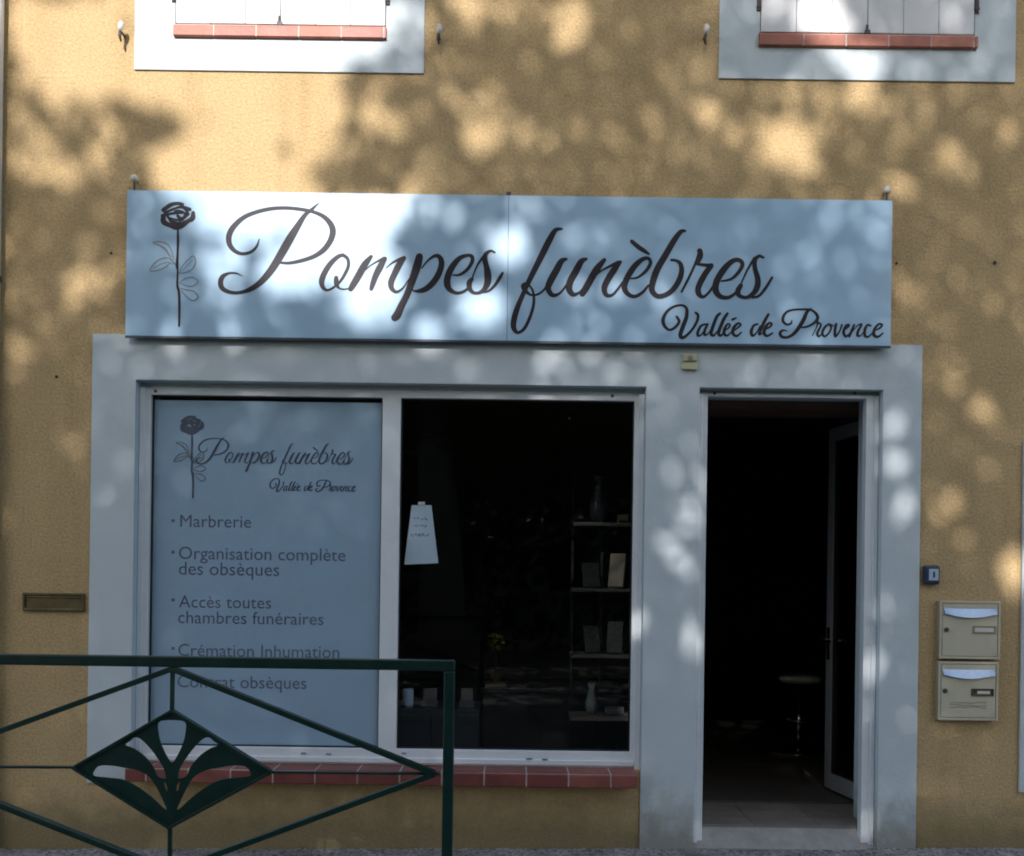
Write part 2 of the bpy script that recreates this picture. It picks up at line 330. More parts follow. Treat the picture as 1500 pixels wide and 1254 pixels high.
DE = crop(960, 440, 8.333, '''1250,290,24 1200,310,30 1170,380,38 1185,430,34 1230,400,18 1280,310,15
1380,170,30 1330,260,38 1280,370,36 1270,415,30 1310,400,12
1330,360,12 1390,330,24 1420,290,28 1390,275,25 1350,320,38 1325,390,40 1360,435,30 1430,400,20''')
PROVENCE = crop(1130, 440, 8.333, '''480,100,20 430,150,40 390,240,48 330,340,45 270,410,38 200,450,32 130,445,34 105,400,34 140,365,22 190,375,10
250,240,10 240,280,25 190,295,28 145,260,35 145,200,35 190,140,28 270,115,25 380,110,25 480,115,25 550,170,35 560,230,38 500,290,30 420,325,24 350,330,16
500,430,12 550,330,15 565,260,28
575,275,24 605,305,24 560,400,32 580,440,24 620,400,12
700,290,20 650,330,30 620,400,32 650,440,26 700,400,22 730,330,22 700,290,20 760,310,12
790,290,30 775,370,34 780,440,30 830,380,18 860,300,24
880,370,12 930,330,22 950,300,22 910,310,28 880,390,34 910,440,28 960,400,14
1010,300,26 980,370,32 950,440,28
990,380,10 1050,310,16 1100,295,24 1060,370,30 1050,430,30 1090,430,14 1120,390,10
1210,310,24 1170,300,24 1140,360,34 1140,430,34 1180,445,24 1230,400,12
1260,370,12 1320,340,24 1350,300,26 1310,290,24 1260,350,34 1250,420,36 1300,445,28 1360,400,18''')
ROSE = crop(210, 280, 5.97, '''175,165,38 240,120,36 300,108,30 340,118,34
190,190,24 280,150,20 340,140,26 405,160,34
175,225,44 180,270,50 235,300,40 290,318,44 345,292,52 400,255,30
435,190,34 428,240,44 370,268,26
165,215,30 200,205,24 225,240,26 265,290,30
300,215,26 330,245,34 365,225,26 395,200,24
240,262,30 290,285,36 330,300,30
355,150,20 385,185,24 360,215,22
170,220,25 230,200,20 300,190,20 370,190,15
230,232,12 300,252,18 355,225,15 390,200,14
270,175,12 310,170,16 350,180,12
280,300,20 320,270,20
300,320,12 303,430,22 300,540,18 295,650,26 300,700,15 298,820,20 312,890,22 315,1000,20 313,1180,18''')
ROSELEAF = crop(210, 280, 5.97, '''285,640,8 240,590,9 200,525,10 150,480,11 85,450,8 150,443,9 220,475,10 252,540,9 265,600,7
120,460,5 190,500,6 250,580,5
285,650,8 225,590,9 165,590,10 100,630,11 58,697,8 130,692,10 195,665,10 235,628,8 262,640,6
80,680,5 150,640,6 230,618,5
310,715,7 345,650,8 390,600,9 440,568,8 456,625,10 430,680,10 370,712,8 315,718,6
330,705,5 385,650,5 430,600,4
318,800,6 370,765,8 430,755,9 478,788,9 440,828,10 380,830,8 320,803,6
318,850,6 370,862,9 440,876,10 478,928,11 435,957,11 385,930,9 330,870,6''')
def print_on(bm, S, y, fx=lambda x, y_: (x, y_), k=1.0, width=1.0, k0=0):
    """carry measured strokes to metres on the plane y"""
    px = (CAM_D + y) / F; T = []
    for s in S:
        T.append([(*W(*fx(a, b), y), w * k * px) for a, b, w in s])
    strokes(bm, T, y, width, k0)

# ================================================================== BUILDING
GZ = lambda x: .0147 * x - .036                       # the pavement climbs gently to the right
building = thing('shop_building', (0, 0, 0), 'ochre roughcast two-storey building with white shopfront surround and shuttered upstairs windows', 'building')
oW = (WX(196, 800), WX(944, 800), WZ(570, 1124), WZ(570, 561))      # shop window opening
oD = (WX(1019, 900), WX(1289, 900), -.6, WZ(1150, 569))             # door opening
UA = (WX(258, 20), WX(566, 20), WZ(410, 41), WZ(410, 41) + 1.35)    # upstairs windows
UB = (WX(1113, 20), WX(1427, 20), WZ(1270, 54), WZ(1270, 54) + 1.35)
holes = [oW, oD, UA, UB]
XL, XR = WX(-10, 600), 4.2
xs = [XL, XR] + [v for h in holes for v in h[:2]]; zs = [-.6, 6.8] + [v for h in holes for v in h[2:]]
bm = slab(xs, zs, lambda x, z: not any(inside(h, x, z) for h in holes), 0, .34)
obj('front_wall', bm, M['wall'], building)
# smooth render bands round the shopfront and the upstairs windows, one centimetre proud
bl, br, bt = WX(133, 800), WX(1346, 800), WZ(745, 498); blow = WZ(160, 1143)
dl = WX(937, 1200)
def keep_front(x, z):
    if inside(oW, x, z) or inside(oD, x, z): return False
    if z < oW[2] - .10 and x < dl: return False
    if z < oW[2] and x < dl and x > oW[0]: return False
    return True
bm = slab([bl, br, oW[0], oW[1], dl, oD[0], oD[1]], [-.6, oW[2] - .10, oW[2], oW[3], oD[3], bt],
          lambda x, z: keep_front(x, z) and not (x < oW[0] and z < oW[2] - .10), -.012, 0)
obj('shopfront_surround', bm, M['band'], building, .004)
for U, r in ((UA, (WX(198, 50), WX(622, 50), WZ(410, 106))), (UB, (WX(1053, 50), WX(1487, 50), WZ(1270, 119)))):
    bm = slab([r[0], r[1], U[0], U[1]], [r[2], U[2], U[3], U[3] + .22], lambda x, z: not inside(U, x, z), -.010, 0)
    obj('window_surround', bm, M['band'], building, .003)
for h, low in ((oW, oW[2]), (oD, -.5)):                                  # the render returns into the openings
    bm = slab([h[0], h[0] + .0025, h[1] - .0025, h[1]], [low, h[3] - .0025, h[3]], lambda x, z: not (h[0] + .0025 < x < h[1] - .0025 and z < h[3] - .0025), -.0116, .34)
    obj('render_return', bm, M['band'], building)
# side walls, roof and rooms
for w_ in ((XL, XL + .3, .34, 6), (XR - .3, XR, .34, 6), (XL, XR, 6, 6.3)):
    bm = bmesh.new(); box(bm, *w_, -.6, 6.8); obj('side_wall', bm, M['wall'], building)
bm = bmesh.new(); box(bm, XL - .25, XR + .25, -.35, 6.6, 6.8, 6.95)
obj('roof', bm, M['roof'], building)
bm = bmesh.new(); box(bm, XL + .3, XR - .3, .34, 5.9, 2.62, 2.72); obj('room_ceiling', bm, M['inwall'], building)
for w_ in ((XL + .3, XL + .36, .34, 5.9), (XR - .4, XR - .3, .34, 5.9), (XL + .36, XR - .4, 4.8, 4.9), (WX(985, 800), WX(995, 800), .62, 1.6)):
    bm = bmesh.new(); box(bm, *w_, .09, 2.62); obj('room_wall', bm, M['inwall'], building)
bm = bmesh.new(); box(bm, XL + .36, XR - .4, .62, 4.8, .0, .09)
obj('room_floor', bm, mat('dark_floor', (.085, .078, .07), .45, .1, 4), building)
# entrance: sloping threshold, tiled landing, wooden soffit
bm = bmesh.new(); v = [(oD[0], .0, GZ(1.4)), (oD[0], .12, .062), (oD[1], .12, .062), (oD[1], .0, GZ(1.4))]
t_ = [bm.verts.new(p) for p in v]; b_ = [bm.verts.new((p[0], p[1], -.5)) for p in v]
bm.faces.new(t_); bm.faces.new(b_[::-1])
for i in range(4): bm.faces.new((t_[i], t_[(i + 1) % 4], b_[(i + 1) % 4], b_[i]))
obj('threshold', bm, M['thresh'], building)
n_t = 4; wx = (oD[1] + .45 - oD[0]) / n_t
bm = bmesh.new(); box(bm, oD[0], oD[1] + .45, .12, .98, 0, .066); ent = obj('entrance_floor', bm, M['thresh'], building)
for i in range(n_t):
    for j in range(3):
        bm = bmesh.new(); box(bm, oD[0] + i * wx + .002, oD[0] + (i + 1) * wx - .002, .122 + j * .286, .122 + (j + 1) * .286 - .004, .066, .078 + random.uniform(-.0006, .0006))
        obj('floor_tile', bm, M['tile'], ent, .0015)
bm = bmesh.new(); box(bm, oD[0] - .05, oD[1] + .5, .345, .64, oD[3] - .045, oD[3] + .12); obj('door_soffit', bm, M['reveal'], building)
z0, z1 = .09, 2.62
for a, b in (((oD[0] - .02, .34), (oD[0] - .10, .66)), ((oD[1] + .10, .34), (oD[1] + .42, .66))):
    bm = bmesh.new(); flat = [bm.verts.new((a[0], a[1], z)) for z in (z0, z1)] + [bm.verts.new((b[0], b[1], z)) for z in (z1, z0)]
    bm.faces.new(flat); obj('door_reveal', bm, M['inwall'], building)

# ---- shop window (frame > panes, gaskets, screws)
FY0, FY1 = .055, .098
def fz(px, py): return WZ(px, py, FY0)
def fx_(px, py): return WX(px, py, FY0)
glL = (fx_(221, 840), fx_(556, 840), fz(390, 1092), fz(390, 584)); glR = (fx_(585, 840), fx_(923, 840), fz(755, 1098), fz(755, 588))
zb, zt = min(glL[2], glR[2]), max(glL[3], glR[3])
glL = (glL[0], glL[1], zb, zt); glR = (glR[0], glR[1], zb, zt)
window = bpy.data.objects.new('shop_window', None); C.objects.link(window); window.parent = building; window.location = ((oW[0] + oW[1]) / 2, FY0, oW[2])
bm = slab([oW[0] + .003, oW[1] - .003, glL[0] - .012, glL[1] + .004, glR[0] - .004, glR[1] + .012], [oW[2] + .002, oW[3] - .028, zb - .006, zt + .01],
          lambda x, z: not ((glL[0] - .012 < x < glL[1] + .004 or glR[0] - .004 < x < glR[1] + .012) and zb - .006 < z < zt + .01), FY0, FY1)
obj('window_frame', bm, M['frame'], window, .003)
bm = bmesh.new()                                                        # head channel in the shadow above the frame, inner beads
box(bm, oW[0] + .003, oW[1] - .003, FY0 + .02, FY1, oW[3] - .027, oW[3] - .002)
obj('head_channel', bm, M['frame'], window)
bm = bmesh.new(); box(bm, oW[0] + .004, oW[0] + .034, FY0 - .014, FY0 - .0005, oW[2] + .004, oW[3] - .03); obj('cover_profile', bm, M['frame'], window, .003)
bm = bmesh.new(); box(bm, oW[1] - .034, oW[1] - .004, FY0 - .014, FY0 - .0005, oW[2] - .010, oW[3] - .03); obj('cover_profile', bm, M['frame'], window, .003)
bm = bmesh.new(); box(bm, oW[0] + .035, oW[1] - .035, FY0 - .010, FY0 - .0005, oW[2] + .012, oW[2] + .040); obj('cover_profile', bm, M['frame'], window, .003)
for g in (glL, glR):
    x0, x1 = g[0] - .012 if g is glL else g[0] - .004, g[1] + .004 if g is glL else g[1] + .012
    z0, z1 = zb - .006, zt + .01
    bm = slab([x0 + .0005, x0 + .007, x1 - .007, x1 - .0005], [z0 + .0005, z0 + .007, z1 - .007, z1 - .0005],
              lambda x, z: not (x0 + .007 < x < x1 - .007 and z0 + .007 < z < z1 - .007), FY0 + .022, FY0 + .040)
    obj('gasket', bm, M['rubber'], window)
    bm = bmesh.new(); box(bm, x0 + .004, x1 - .004, FY0 + .027, FY0 + .033, z0 + .004, z1 - .004); obj('glass_pane', bm, M['glass'], window)
for px, py in ((228, 573), (897, 580)):
    x, z = W(px, py, FY0); bm = bmesh.new(); tube(bm, [(x, FY0 + .002, z), (x, FY0 - .005, z)], .009, 10); obj('screw_cap', bm, M['iron'], window)
for px, py, w in ((592, 1103, .012), (775, 1111, .016), (798, 1112, .014), (445, 1103, .014), (482, 1104, .014)):
    x, z = W(px, py, FY0); bm = bmesh.new(); box(bm, x - w, x + w, FY0 - .0125, FY0 - .0095, z - .004, z + .004); obj('drain_cap', bm, M['inkgrey'], window)

# ---- tiled sills
def sill(name_parent, x0, x1, ztop, h, y0, y1, step, first, lift=0):
    first = sorted(first)
    s_bm = bmesh.new(); box(s_bm, x0 + .004, x1 - .004, y0 + .0035, y1, ztop - h + .004, ztop - .0025)
    s = obj('window_sill', s_bm, M['grout'], name_parent); edges = [x0] + [e for e in first if x0 < e < x1] + [x1]
    for i, (a, b) in enumerate(zip(edges, edges[1:])):
        bm = bmesh.new(); g = .0042; dz = random.uniform(-.0012, .0012); dy = random.uniform(-.0015, .0015); n_ = 5; rr = .012
        prof = [(y1 - .001, ztop + dz), (y0 + rr + dy, ztop + dz)] + [(y0 + rr - rr * math.sin(t) + dy, ztop - rr + rr * math.cos(t) + dz) for t in [math.pi / 2 * k / 3 for k in (1, 2, 3)]] + [(y0 + dy, ztop - h + .004), (y0 + dy + .006, ztop - h), (y1 - .001, ztop - h)]
        A = [bm.verts.new((a + (g if i else 0), p, q)) for p, q in prof]; B = [bm.verts.new((b - (g if i < len(edges) - 2 else 0), p, q)) for p, q in prof]
        bm.faces.new(A); bm.faces.new(B[::-1])
        for k in range(len(prof)): bm.faces.new((A[k], A[(k + 1) % len(prof)], B[(k + 1) % len(prof)], B[k]))
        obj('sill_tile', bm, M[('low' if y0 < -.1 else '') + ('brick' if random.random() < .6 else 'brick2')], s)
    return s
st = 62 / 280
lz = WZ(650, 1131, -.12)
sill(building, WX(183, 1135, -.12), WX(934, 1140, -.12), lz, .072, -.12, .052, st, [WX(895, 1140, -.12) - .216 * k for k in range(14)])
# the window bottom reaches down on to the sill
bm = bmesh.new(); box(bm, oW[0] + .003, oW[1] - .003, 0.053, .34, lz - .09, oW[2]); obj('sill_bed', bm, M['grout'], building)
sill(building, UA[0] - .004, UA[1] + .004, UA[2], .062, -.030, .04, st, [WX(315, 50) + st * k for k in range(6)])
sill(building, UB[0] - .008, UB[1] + .008, UB[2], .066, -.030, .04, st, [WX(1175, 62) + st * k for k in range(6)])

# ---- shutters: two closed leaves per window, each of three boards
def shutters(U):
    mid = (U[0] + U[1]) / 2
    for s, (a, b) in enumerate(((U[0] + .004, mid - .002), (mid + .002, U[1] - .004))):
        bm = slab([a + .02, a + .06, b - .06, b - .02], [U[2] + .22, U[2] + .31, U[2] + 1.08, U[2] + 1.17], lambda x, z: not (a + .06 < x < b - .06 and U[2] + .31 < z < U[2] + 1.08), .012, .034)
        leaf = obj('shutter', bm, M['shutter'], building)
        w = (b - a) / 3
        for i in range(3):
            dy = random.uniform(-.0015, .0015); g = .0022
            bm = bmesh.new(); box(bm, a + i * w + (g / 2 if i else 0), a + (i + 1) * w - (g / 2 if i < 2 else 0), -.014 + dy, .012 + dy, U[2] + .012, U[3] - .01)
            obj('shutter_board', bm, M['shutter'], leaf, .004)
        bm = bmesh.new(); zz = U[2] + .152; ex = a if s == 0 else b; sg = -1 if s == 0 else 1
        tube(bm, [(ex + sg * .012, -.012, zz - .015), (ex + sg * .012, -.012, zz + .045)], .011, 10)
        box(bm, ex + sg * .001, ex + sg * .024, -.020, -.004, zz - .012, zz - .002); tube(bm, [(ex + sg * .014, -.010, zz - .012), (ex + sg * .014, -.010, zz - .03)], .010, 8)
        obj('hinge', bm, M['iron'], leaf)
    bm = bmesh.new(); box(bm, mid - .016, mid + .010, -.026, -.0165, U[2] + .002, U[2] + .022); tube(bm, [(mid - .005, -.021, U[2] + .02), (mid - .005, -.021, U[2] + .05)], .006, 8)
    obj('shutter_bolt', bm, M['iron'], building)
    bm = bmesh.new(); box(bm, U[0], U[1], .06, .3, U[2], U[3]); obj('window_backing', bm, M['dark'], building)
shutters(UA); shutters(UB)
# ---- shutter stays (turn-hooks) on the wall
def stay(px, py, lab):
    x, z = W(px, py, -.04); t = thing('shutter_stay', (x, 0, z), lab, 'shutter stay', 'shutter stays screwed into the wall')
    bm = bmesh.new(); tube(bm, [(x, .01, z - .005), (x, -.055, z - .003)], .006, 8); obj('spike', bm, M['iron'], t)
    bm = bmesh.new(); tube(bm, [(x + .002, -.050, z + .040), (x + .004, -.058, z + .026), (x + .002, -.060, z + .006), (x, -.056, z - .010)], [.010, .016, .013, .008], 10); obj('head', bm, M['porcelain'], t, smooth=True)
    bm = bmesh.new(); tube(bm, [(x, -.055, z - .006), (x - .004, -.052, z - .030), (x + .001, -.045, z - .056)], [.008, .008, .004], 8); obj('tail', bm, M['iron'], t, smooth=True)
    return t
stay(178, 46, 'shutter stay in full sun left of the left upstairs window')
stay(643, 50, 'shutter stay with dark tail just right of the left upstairs window')
stay(1033, 50, 'shutter stay in shade left of the right upstairs window')
# ---- old wall plugs
for px, py, r in ((83, 552, .008), (1457, 385, .010), (1313, 386, .007), (163, 371, .007)):
    x, z = W(px, py); bm = bmesh.new(); tube(bm, [(x, .012, z), (x, -.004, z)], r, 10); tube(bm, [(x, -.0035, z), (x, -.007, z)], r * .5, 8); obj('wall_plug', bm, M['dark'], building)

# ---- door: outer frame, glazed leaf standing open inwards
door = bpy.data.objects.new('entrance_door', None); C.objects.link(door); door.parent = building; door.location = (oD[1], FY0, 0)
jl, jr = WX(1032, 900, FY0), WX(1264, 900, FY0); dt = WZ(1150, 583, FY0)
bm = slab([oD[0] + .003, jl, jr, oD[1] - .003], [-.03, dt, oD[3] - .022], lambda x, z: not (jl < x < jr and z < dt), FY0 - .012, FY1)
obj('door_frame', bm, M['frame'], door, .003)
bm = bmesh.new(); box(bm, oD[0] + .003, oD[1] - .003, FY0 + .02, FY1, oD[3] - .021, oD[3] - .002); obj('head_channel', bm, M['frame'], door)
bm = bmesh.new(); box(bm, oD[0] + .006, oD[0] + .030, FY0 - .024, FY0 - .0125, -.03, oD[3] - .026); obj('cover_profile', bm, M['frame'], door, .003); bm = bmesh.new(); box(bm, oD[1] - .030, oD[1] - .006, FY0 - .024, FY0 - .0125, -.03, oD[3] - .026)
obj('cover_profile', bm, M['frame'], door, .003)
for px in (1046, 1251):
    x, z = W(px, 577, FY0); bm = bmesh.new(); tube(bm, [(x, FY0 - .010, z), (x, FY0 - .017, z)], .008, 10); obj('screw_cap', bm, M['iron'], door)
hx, hy, ex_, ey = 2.095, .34, 1.99, .97
ln = math.hypot(ex_ - hx, ey - hy); ang = math.atan2(ey - hy, ex_ - hx); Mx = Matrix.Translation((hx, hy, 0)) @ Matrix.Rotation(ang, 4, 'Z')
def leafpart(name, m, fn, parent, bevel=0):
    bm = bmesh.new(); fn(bm); bmesh.ops.transform(bm, matrix=Mx, verts=bm.verts[:]); return obj(name, bm, m, parent, bevel)
lz0, lz1 = .105, 2.335
leaf = leafpart('door_leaf', M['leafframe'], lambda b: slab([0, .075, ln - .075, ln], [lz0, lz0 + .1, lz1 - .08, lz1], lambda x, z: not (.075 < x < ln - .075 and lz0 + .1 < z < lz1 - .08), -.025, .025, b), door, .003)
leafpart('glass_pane', M['doorglass'], lambda b: box(b, .073, ln - .073, -.006, .006, lz0 + .098, lz1 - .078), leaf)
leafpart('gasket', M['rubber'], lambda b: (box(b, .075, .082, -.020, .020, lz0 + .1, lz1 - .08), box(b, ln - .082, ln - .075, -.020, .020, lz0 + .1, lz1 - .08), box(b, .082, ln - .082, -.020, .020, lz0 + .1, lz0 + .107)), leaf)
leafpart('handle', M['chrome'], lambda b: (tube(b, [(ln - .035, -.025, 1.02), (ln - .035, -.07, 1.02), (ln - .14, -.075, 1.02)], .009, 10), tube(b, [(ln - .035, .025, 1.02), (ln - .035, .07, 1.02), (ln - .14, .075, 1.02)], .009, 10), box(b, ln - .052, ln - .018, -.029, -.0255, .90, 1.10), box(b, ln - .052, ln - .018, .0255, .029, .90, 1.10)), leaf)

# ================================================================== SIGN
SY = -.055
sA, sB, sM = WX(185, 380, SY), WX(1306, 400, SY), WX(744, 390, SY); sT, sBt = WZ(745, 286, SY), WZ(745, 499, SY)
sign = thing('shop_sign', ((sA + sB) / 2, 0, sBt), 'long white fascia sign tinted with reflected sky blue reading Pompes funèbres above the window and door', 'sign')
for a, b in ((sA, sM - .0012), (sM + .0012, sB)):
    bm = bmesh.new(); box(bm, a, b, SY, SY + .003, sBt, sT); obj('sign_panel', bm, M['sign'], sign, .0008)
bm = bmesh.new()
for z in (sBt + .004, sT - .024): box(bm, sA + .02, sB - .02, SY + .0035, -.013 if z > bt else -.013, z, z + .02)
for x in (sA + .004, sM - .012, sB - .028): box(bm, x, x + .024, SY + .004, -.0135, sBt + .03, sT - .03)
obj('back_frame', bm, M['signedge'], sign)
bm = bmesh.new(); box(bm, sA - .001, sB + .001, SY - .0006, SY + .012, sBt - .011, sBt - .0005); obj('bottom_trim', bm, M['signedge'], sign)
for S, nm in ((POMPES, 'lettering'), (FUNEBRES, 'lettering'), (VALLEE, 'lettering'), (DE, 'lettering'), (PROVENCE, 'lettering')):
    bm = bmesh.new(); print_on(bm, S, SY - .0008, width=1.16 if S is POMPES or S is FUNEBRES else 1.05); obj(nm, bm, M['ink'], sign)
bm = bmesh.new(); print_on(bm, ROSE, SY - .0008); rz = obj('rose_emblem', bm, M['ink'], sign)
bm = bmesh.new(); print_on(bm, ROSELEAF, SY - .0008); obj('rose_leaves', bm, M['inkgrey'], rz)
for px, py in ((197, 262), (1299, 279)):
    x, z = W(px, py, SY + .015); bm = bmesh.new(); tube(bm, [(x, SY + .015, z - .075), (x, SY + .015, z + .002)], .0055, 8); tube(bm, [(x, SY + .015, z), (x, .0, z)], .006, 8); h = obj('fixing_hook', bm, M['iron'], sign)
    bm = bmesh.new(); lathe(bm, (x, SY + .012, z - .002), [(.006, -.018), (.017, -.012), (.020, 0), (.017, .014), (.007, .022)], 14); obj('knob', bm, M['porcelain'], h, smooth=True)
x, z = W(745, 284, SY); bm = bmesh.new(); box(bm, x - .012, x + .012, SY - .003, -.001, z - .004, z + .010); obj('joint_clip', bm, M['iron'], sign)

# ================================================================== BANNER behind the left pane
BY = FY0 + .036
ban = thing('window_banner', (WX(388, 1095, BY), BY, WZ(388, 1097, BY)), 'grey printed banner listing funeral services behind the left window pane', 'banner')
bx0, bx1, bz0, bz1 = WX(212, 840, BY), WX(566, 840, BY), WZ(388, 1102, BY), WZ(388, 588, BY)
bm = bmesh.new(); box(bm, bx0, bx1, BY, BY + .004, bz0, bz1); obj('banner_panel', bm, M['film'], ban)
f1 = lambda a, b: (287 + (a - 320) * .284, 680 + (b - 430) * .30 - (a - 320) * .284 * .010)
bm = bmesh.new(); print_on(bm, POMPES, BY - .0015, f1, .284, 1.25); obj('lettering', bm, M['bink'], ban)
bm = bmesh.new(); print_on(bm, FUNEBRES, BY - .0015, f1, .284, 1.25); obj('lettering', bm, M['bink'], ban)
f2 = lambda a, b: (395 + (a - 970) * .39, 719 + (b - 492) * .40)
for S in (VALLEE, DE, PROVENCE):
    bm = bmesh.new(); print_on(bm, S, BY - .0015, f2, .39, 1.1); obj('lettering', bm, M['bink'], ban)
f3 = lambda a, b: (281 + (a - 260) * .66, 622 + (b - 315) * .66)
bm = bmesh.new(); print_on(bm, ROSE, BY - .0015, f3, .66, 1.3); rz = obj('rose_emblem', bm, M['bink'], ban)
bm = bmesh.new(); print_on(bm, ROSELEAF, BY - .0015, f3, .66, 1.3); obj('rose_leaves', bm, M['inkgrey'], rz)
def text_mesh(txt, x0, x1, z, y, parent, m, name='lettering'):
    cu = bpy.data.curves.new('t', 'FONT'); cu.body = txt; cu.size = 1; cu.resolution_u = 3
    tmp = bpy.data.objects.new('t', cu); C.objects.link(tmp); bpy.context.view_layer.update()
    me = bpy.data.meshes.new_from_object(tmp.evaluated_get(bpy.context.evaluated_depsgraph_get())); bpy.data.objects.remove(tmp); bpy.data.curves.remove(cu)
    xa = min(v.co.x for v in me.vertices); xb = max(v.co.x for v in me.vertices); k = (x1 - x0) / (xb - xa); o_ = org(parent); slope = math.sin(0)
    for v in me.vertices: v.co = Vector((x0 + (v.co.x - xa) * k, y, z + v.co.y * k)) - o_
    me.name = name; me.materials.append(m); o = bpy.data.objects.new(name, me); C.objects.link(o); o.parent = parent; return o
for txt, a, b, base in (('•', 251, 256, 770), ('Marbrerie', 264, 368, 772), ('•', 251, 256, 816), ('Organisation complète', 262, 506, 819), ('des obsèques', 262, 409, 842), ('•', 251, 256, 886),
                        ('Accès toutes', 262, 397, 890), ('chambres funéraires', 261, 474, 913), ('•', 251, 256, 957), ('Crémation Inhumation', 261, 497, 961), ('•', 251, 256, 1003), ('Contrat obsèques', 260, 449, 1007)):
    text_mesh(txt, WX(a, base, BY), WX(b, base, BY), WZ(388, base + 1.5, BY), BY - .0015, ban, M['bink2'])

# ================================================================== NOTICE hanging behind the right pane
NY = FY0 + .040
nt_ = thing('window_notice', (*[WX(617, 826, NY), NY], WZ(617, 826, NY)), 'small white tapered notice taped inside the dark right pane', 'notice')
q = [W(603, 740, NY), W(632, 740, NY), W(642, 825, NY), W(592, 827, NY)]
bm = bmesh.new(); lo = [bm.verts.new((x, NY, z)) for x, z in q]; hi = [bm.verts.new((x, NY + .003, z)) for x, z in q]
bm.faces.new(lo); bm.faces.new(hi)
for i in range(4): bm.faces.new((lo[i], lo[(i + 1) % 4], hi[(i + 1) % 4], hi[i]))
obj('card', bm, M['paper'], nt_)
bm = bmesh.new(); S = []
for cy, xa, xb in ((760, 606, 629), (771, 607, 627), (784, 602, 633)):
    x = xa
    while x < xb - 4:
        wd = random.uniform(3, 6); S.append([(*W(x + k * wd / 4, cy + random.uniform(-2, 2), NY), .0045) for k in range(4)]); x += wd + 1.2
strokes(bm, S, NY - .001); obj('faded_writing', bm, M['faint'], nt_)
bm = bmesh.new(); x, z = W(617.5, 739, NY); box(bm, x - .018, x + .018, NY - .004, NY + .004, z - .004, z + .014); obj('clip', bm, M['porcelain'], nt_)

# ================================================================== WALL FITTINGS
x0, z1 = W(32, 868, -.02); x1, z0 = W(122, 896, -.02)
lp = thing('letter_slot', ((x0 + x1) / 2, 0, z0), 'dark bronze letter slot in the ochre wall left of the shop window', 'letter slot')
bm = slab([x0, x0 + .012, x1 - .012, x1], [z0, z0 + .014, z1 - .014, z1], lambda x, z: not (x0 + .012 < x < x1 - .012 and z0 + .014 < z < z1 - .014), -.016, .0); obj('slot_frame', bm, M['bronze'], lp, .003)
bm = bmesh.new(); box(bm, x0 + .012, x1 - .012, -.006, .002, z0 + .014, z1 - .026); tube(bm, [(x0 + .014, -.008, z1 - .022), (x1 - .014, -.008, z1 - .022)], .005, 8); obj('flap', bm, M['bronze'], lp)

def mailbox(px0, py0, px1, py1, lab, second):
    x0, z1 = W(px0, py0, -.04); x1, z0 = W(px1, py1, -.04); t = thing('mailbox', ((x0 + x1) / 2, 0, z0), lab, 'mailbox', 'mailboxes beside the door')
    bm = bmesh.new(); box(bm, x0, x1, -.035, 0, z0, z1); obj('body', bm, M['creamdark'], t, .004)
    bm = slab([x0, x0 + .012, x1 - .012, x1], [z0, z0 + .012, z1 - .012, z1], lambda x, z: not (x0 + .012 < x < x1 - .012 and z0 + .012 < z < z1 - .012), -.041, -.0355); obj('face_frame', bm, M['cream'], t, .002)
    bm = bmesh.new(); box(bm, x0 + .015, x1 - .015, -.0395, -.0352, z0 + .015, z1 - .015); d = obj('mailbox_door', bm, M['cream'], t, .002)
    w, h = x1 - x0, z1 - z0; cx = (x0 + x1) / 2; zc = z1 - h * .20     # letter flap: a shallow smile of bent steel
    bm = bmesh.new(); n_ = 10; top, bot, tb, bb = [], [], [], []
    for i in range(n_ + 1):
        u = i / n_; X = x0 + .022 + (w - .044) * u; s = math.sin(math.pi * u)
        top.append(bm.verts.new((X, -.041, zc + .020))); bot.append(bm.verts.new((X, -.054, zc - .006 - .020 * s))); tb.append(bm.verts.new((X, -.0390, zc + .022))); bb.append(bm.verts.new((X, -.0400, zc - .009 - .020 * s)))
    for i in range(n_):
        bm.faces.new((top[i], top[i + 1], bot[i + 1], bot[i])); bm.faces.new((bot[i], bot[i + 1], bb[i + 1], bb[i])); bm.faces.new((tb[i], tb[i + 1], top[i + 1], top[i]))
    obj('letter_flap', bm, M['steel'], t)
    bm = bmesh.new(); tube(bm, [(x0 + .035, -.039, z1 - h * .50), (x0 + .035, -.045, z1 - h * .50)], .012, 14); lk = obj('lock', bm, M['iron'], t)
    bm = bmesh.new(); X0, X1, Z = x0 + w * .55, x1 - .026, z1 - h * (.49 if not second else .52)
    bm = slab([X0, X0 + .007, X1 - .007, X1], [Z - .018, Z - .011, Z + .013, Z + .020], lambda x, z: not (X0 + .007 < x < X1 - .007 and Z - .011 < z < Z + .013), -.046, -.0397); obj('name_frame', bm, M['bronze' if second else 'creamdark'], t, .001)
    bm = bmesh.new()
    if second: box(bm, X0 + .030, X1 - .018, -.0418, -.0398, Z - .007, Z + .008)
    else: box(bm, X0 + .0075, X1 - .0075, -.0418, -.0398, Z - .0105, Z + .0125)
    obj('name_plate', bm, M['porcelain'], t)
    if second: bm = bmesh.new(); box(bm, X0 + .0075, X1 - .0075, -.0408, -.0399, Z - .0105, Z + .0125); obj('name_backing', bm, M['iron'], t)
    if second:
        S = []
        for i, zz in enumerate((.30, .26, .22)):
            S.append([(x0 + w * .2 + w * .6 * k / 8, z0 + h * zz + random.uniform(-.004, .004), .004) for k in range(9)])
        bm = bmesh.new(); strokes(bm, S, -.0402); obj('scratches', bm, M['creamdark'], t)
mailbox(1377, 880, 1465, 966, 'upper cream metal mailbox on the wall right of the door', False)
mailbox(1375, 969, 1462, 1056, 'lower cream metal mailbox on the wall right of the door', True)

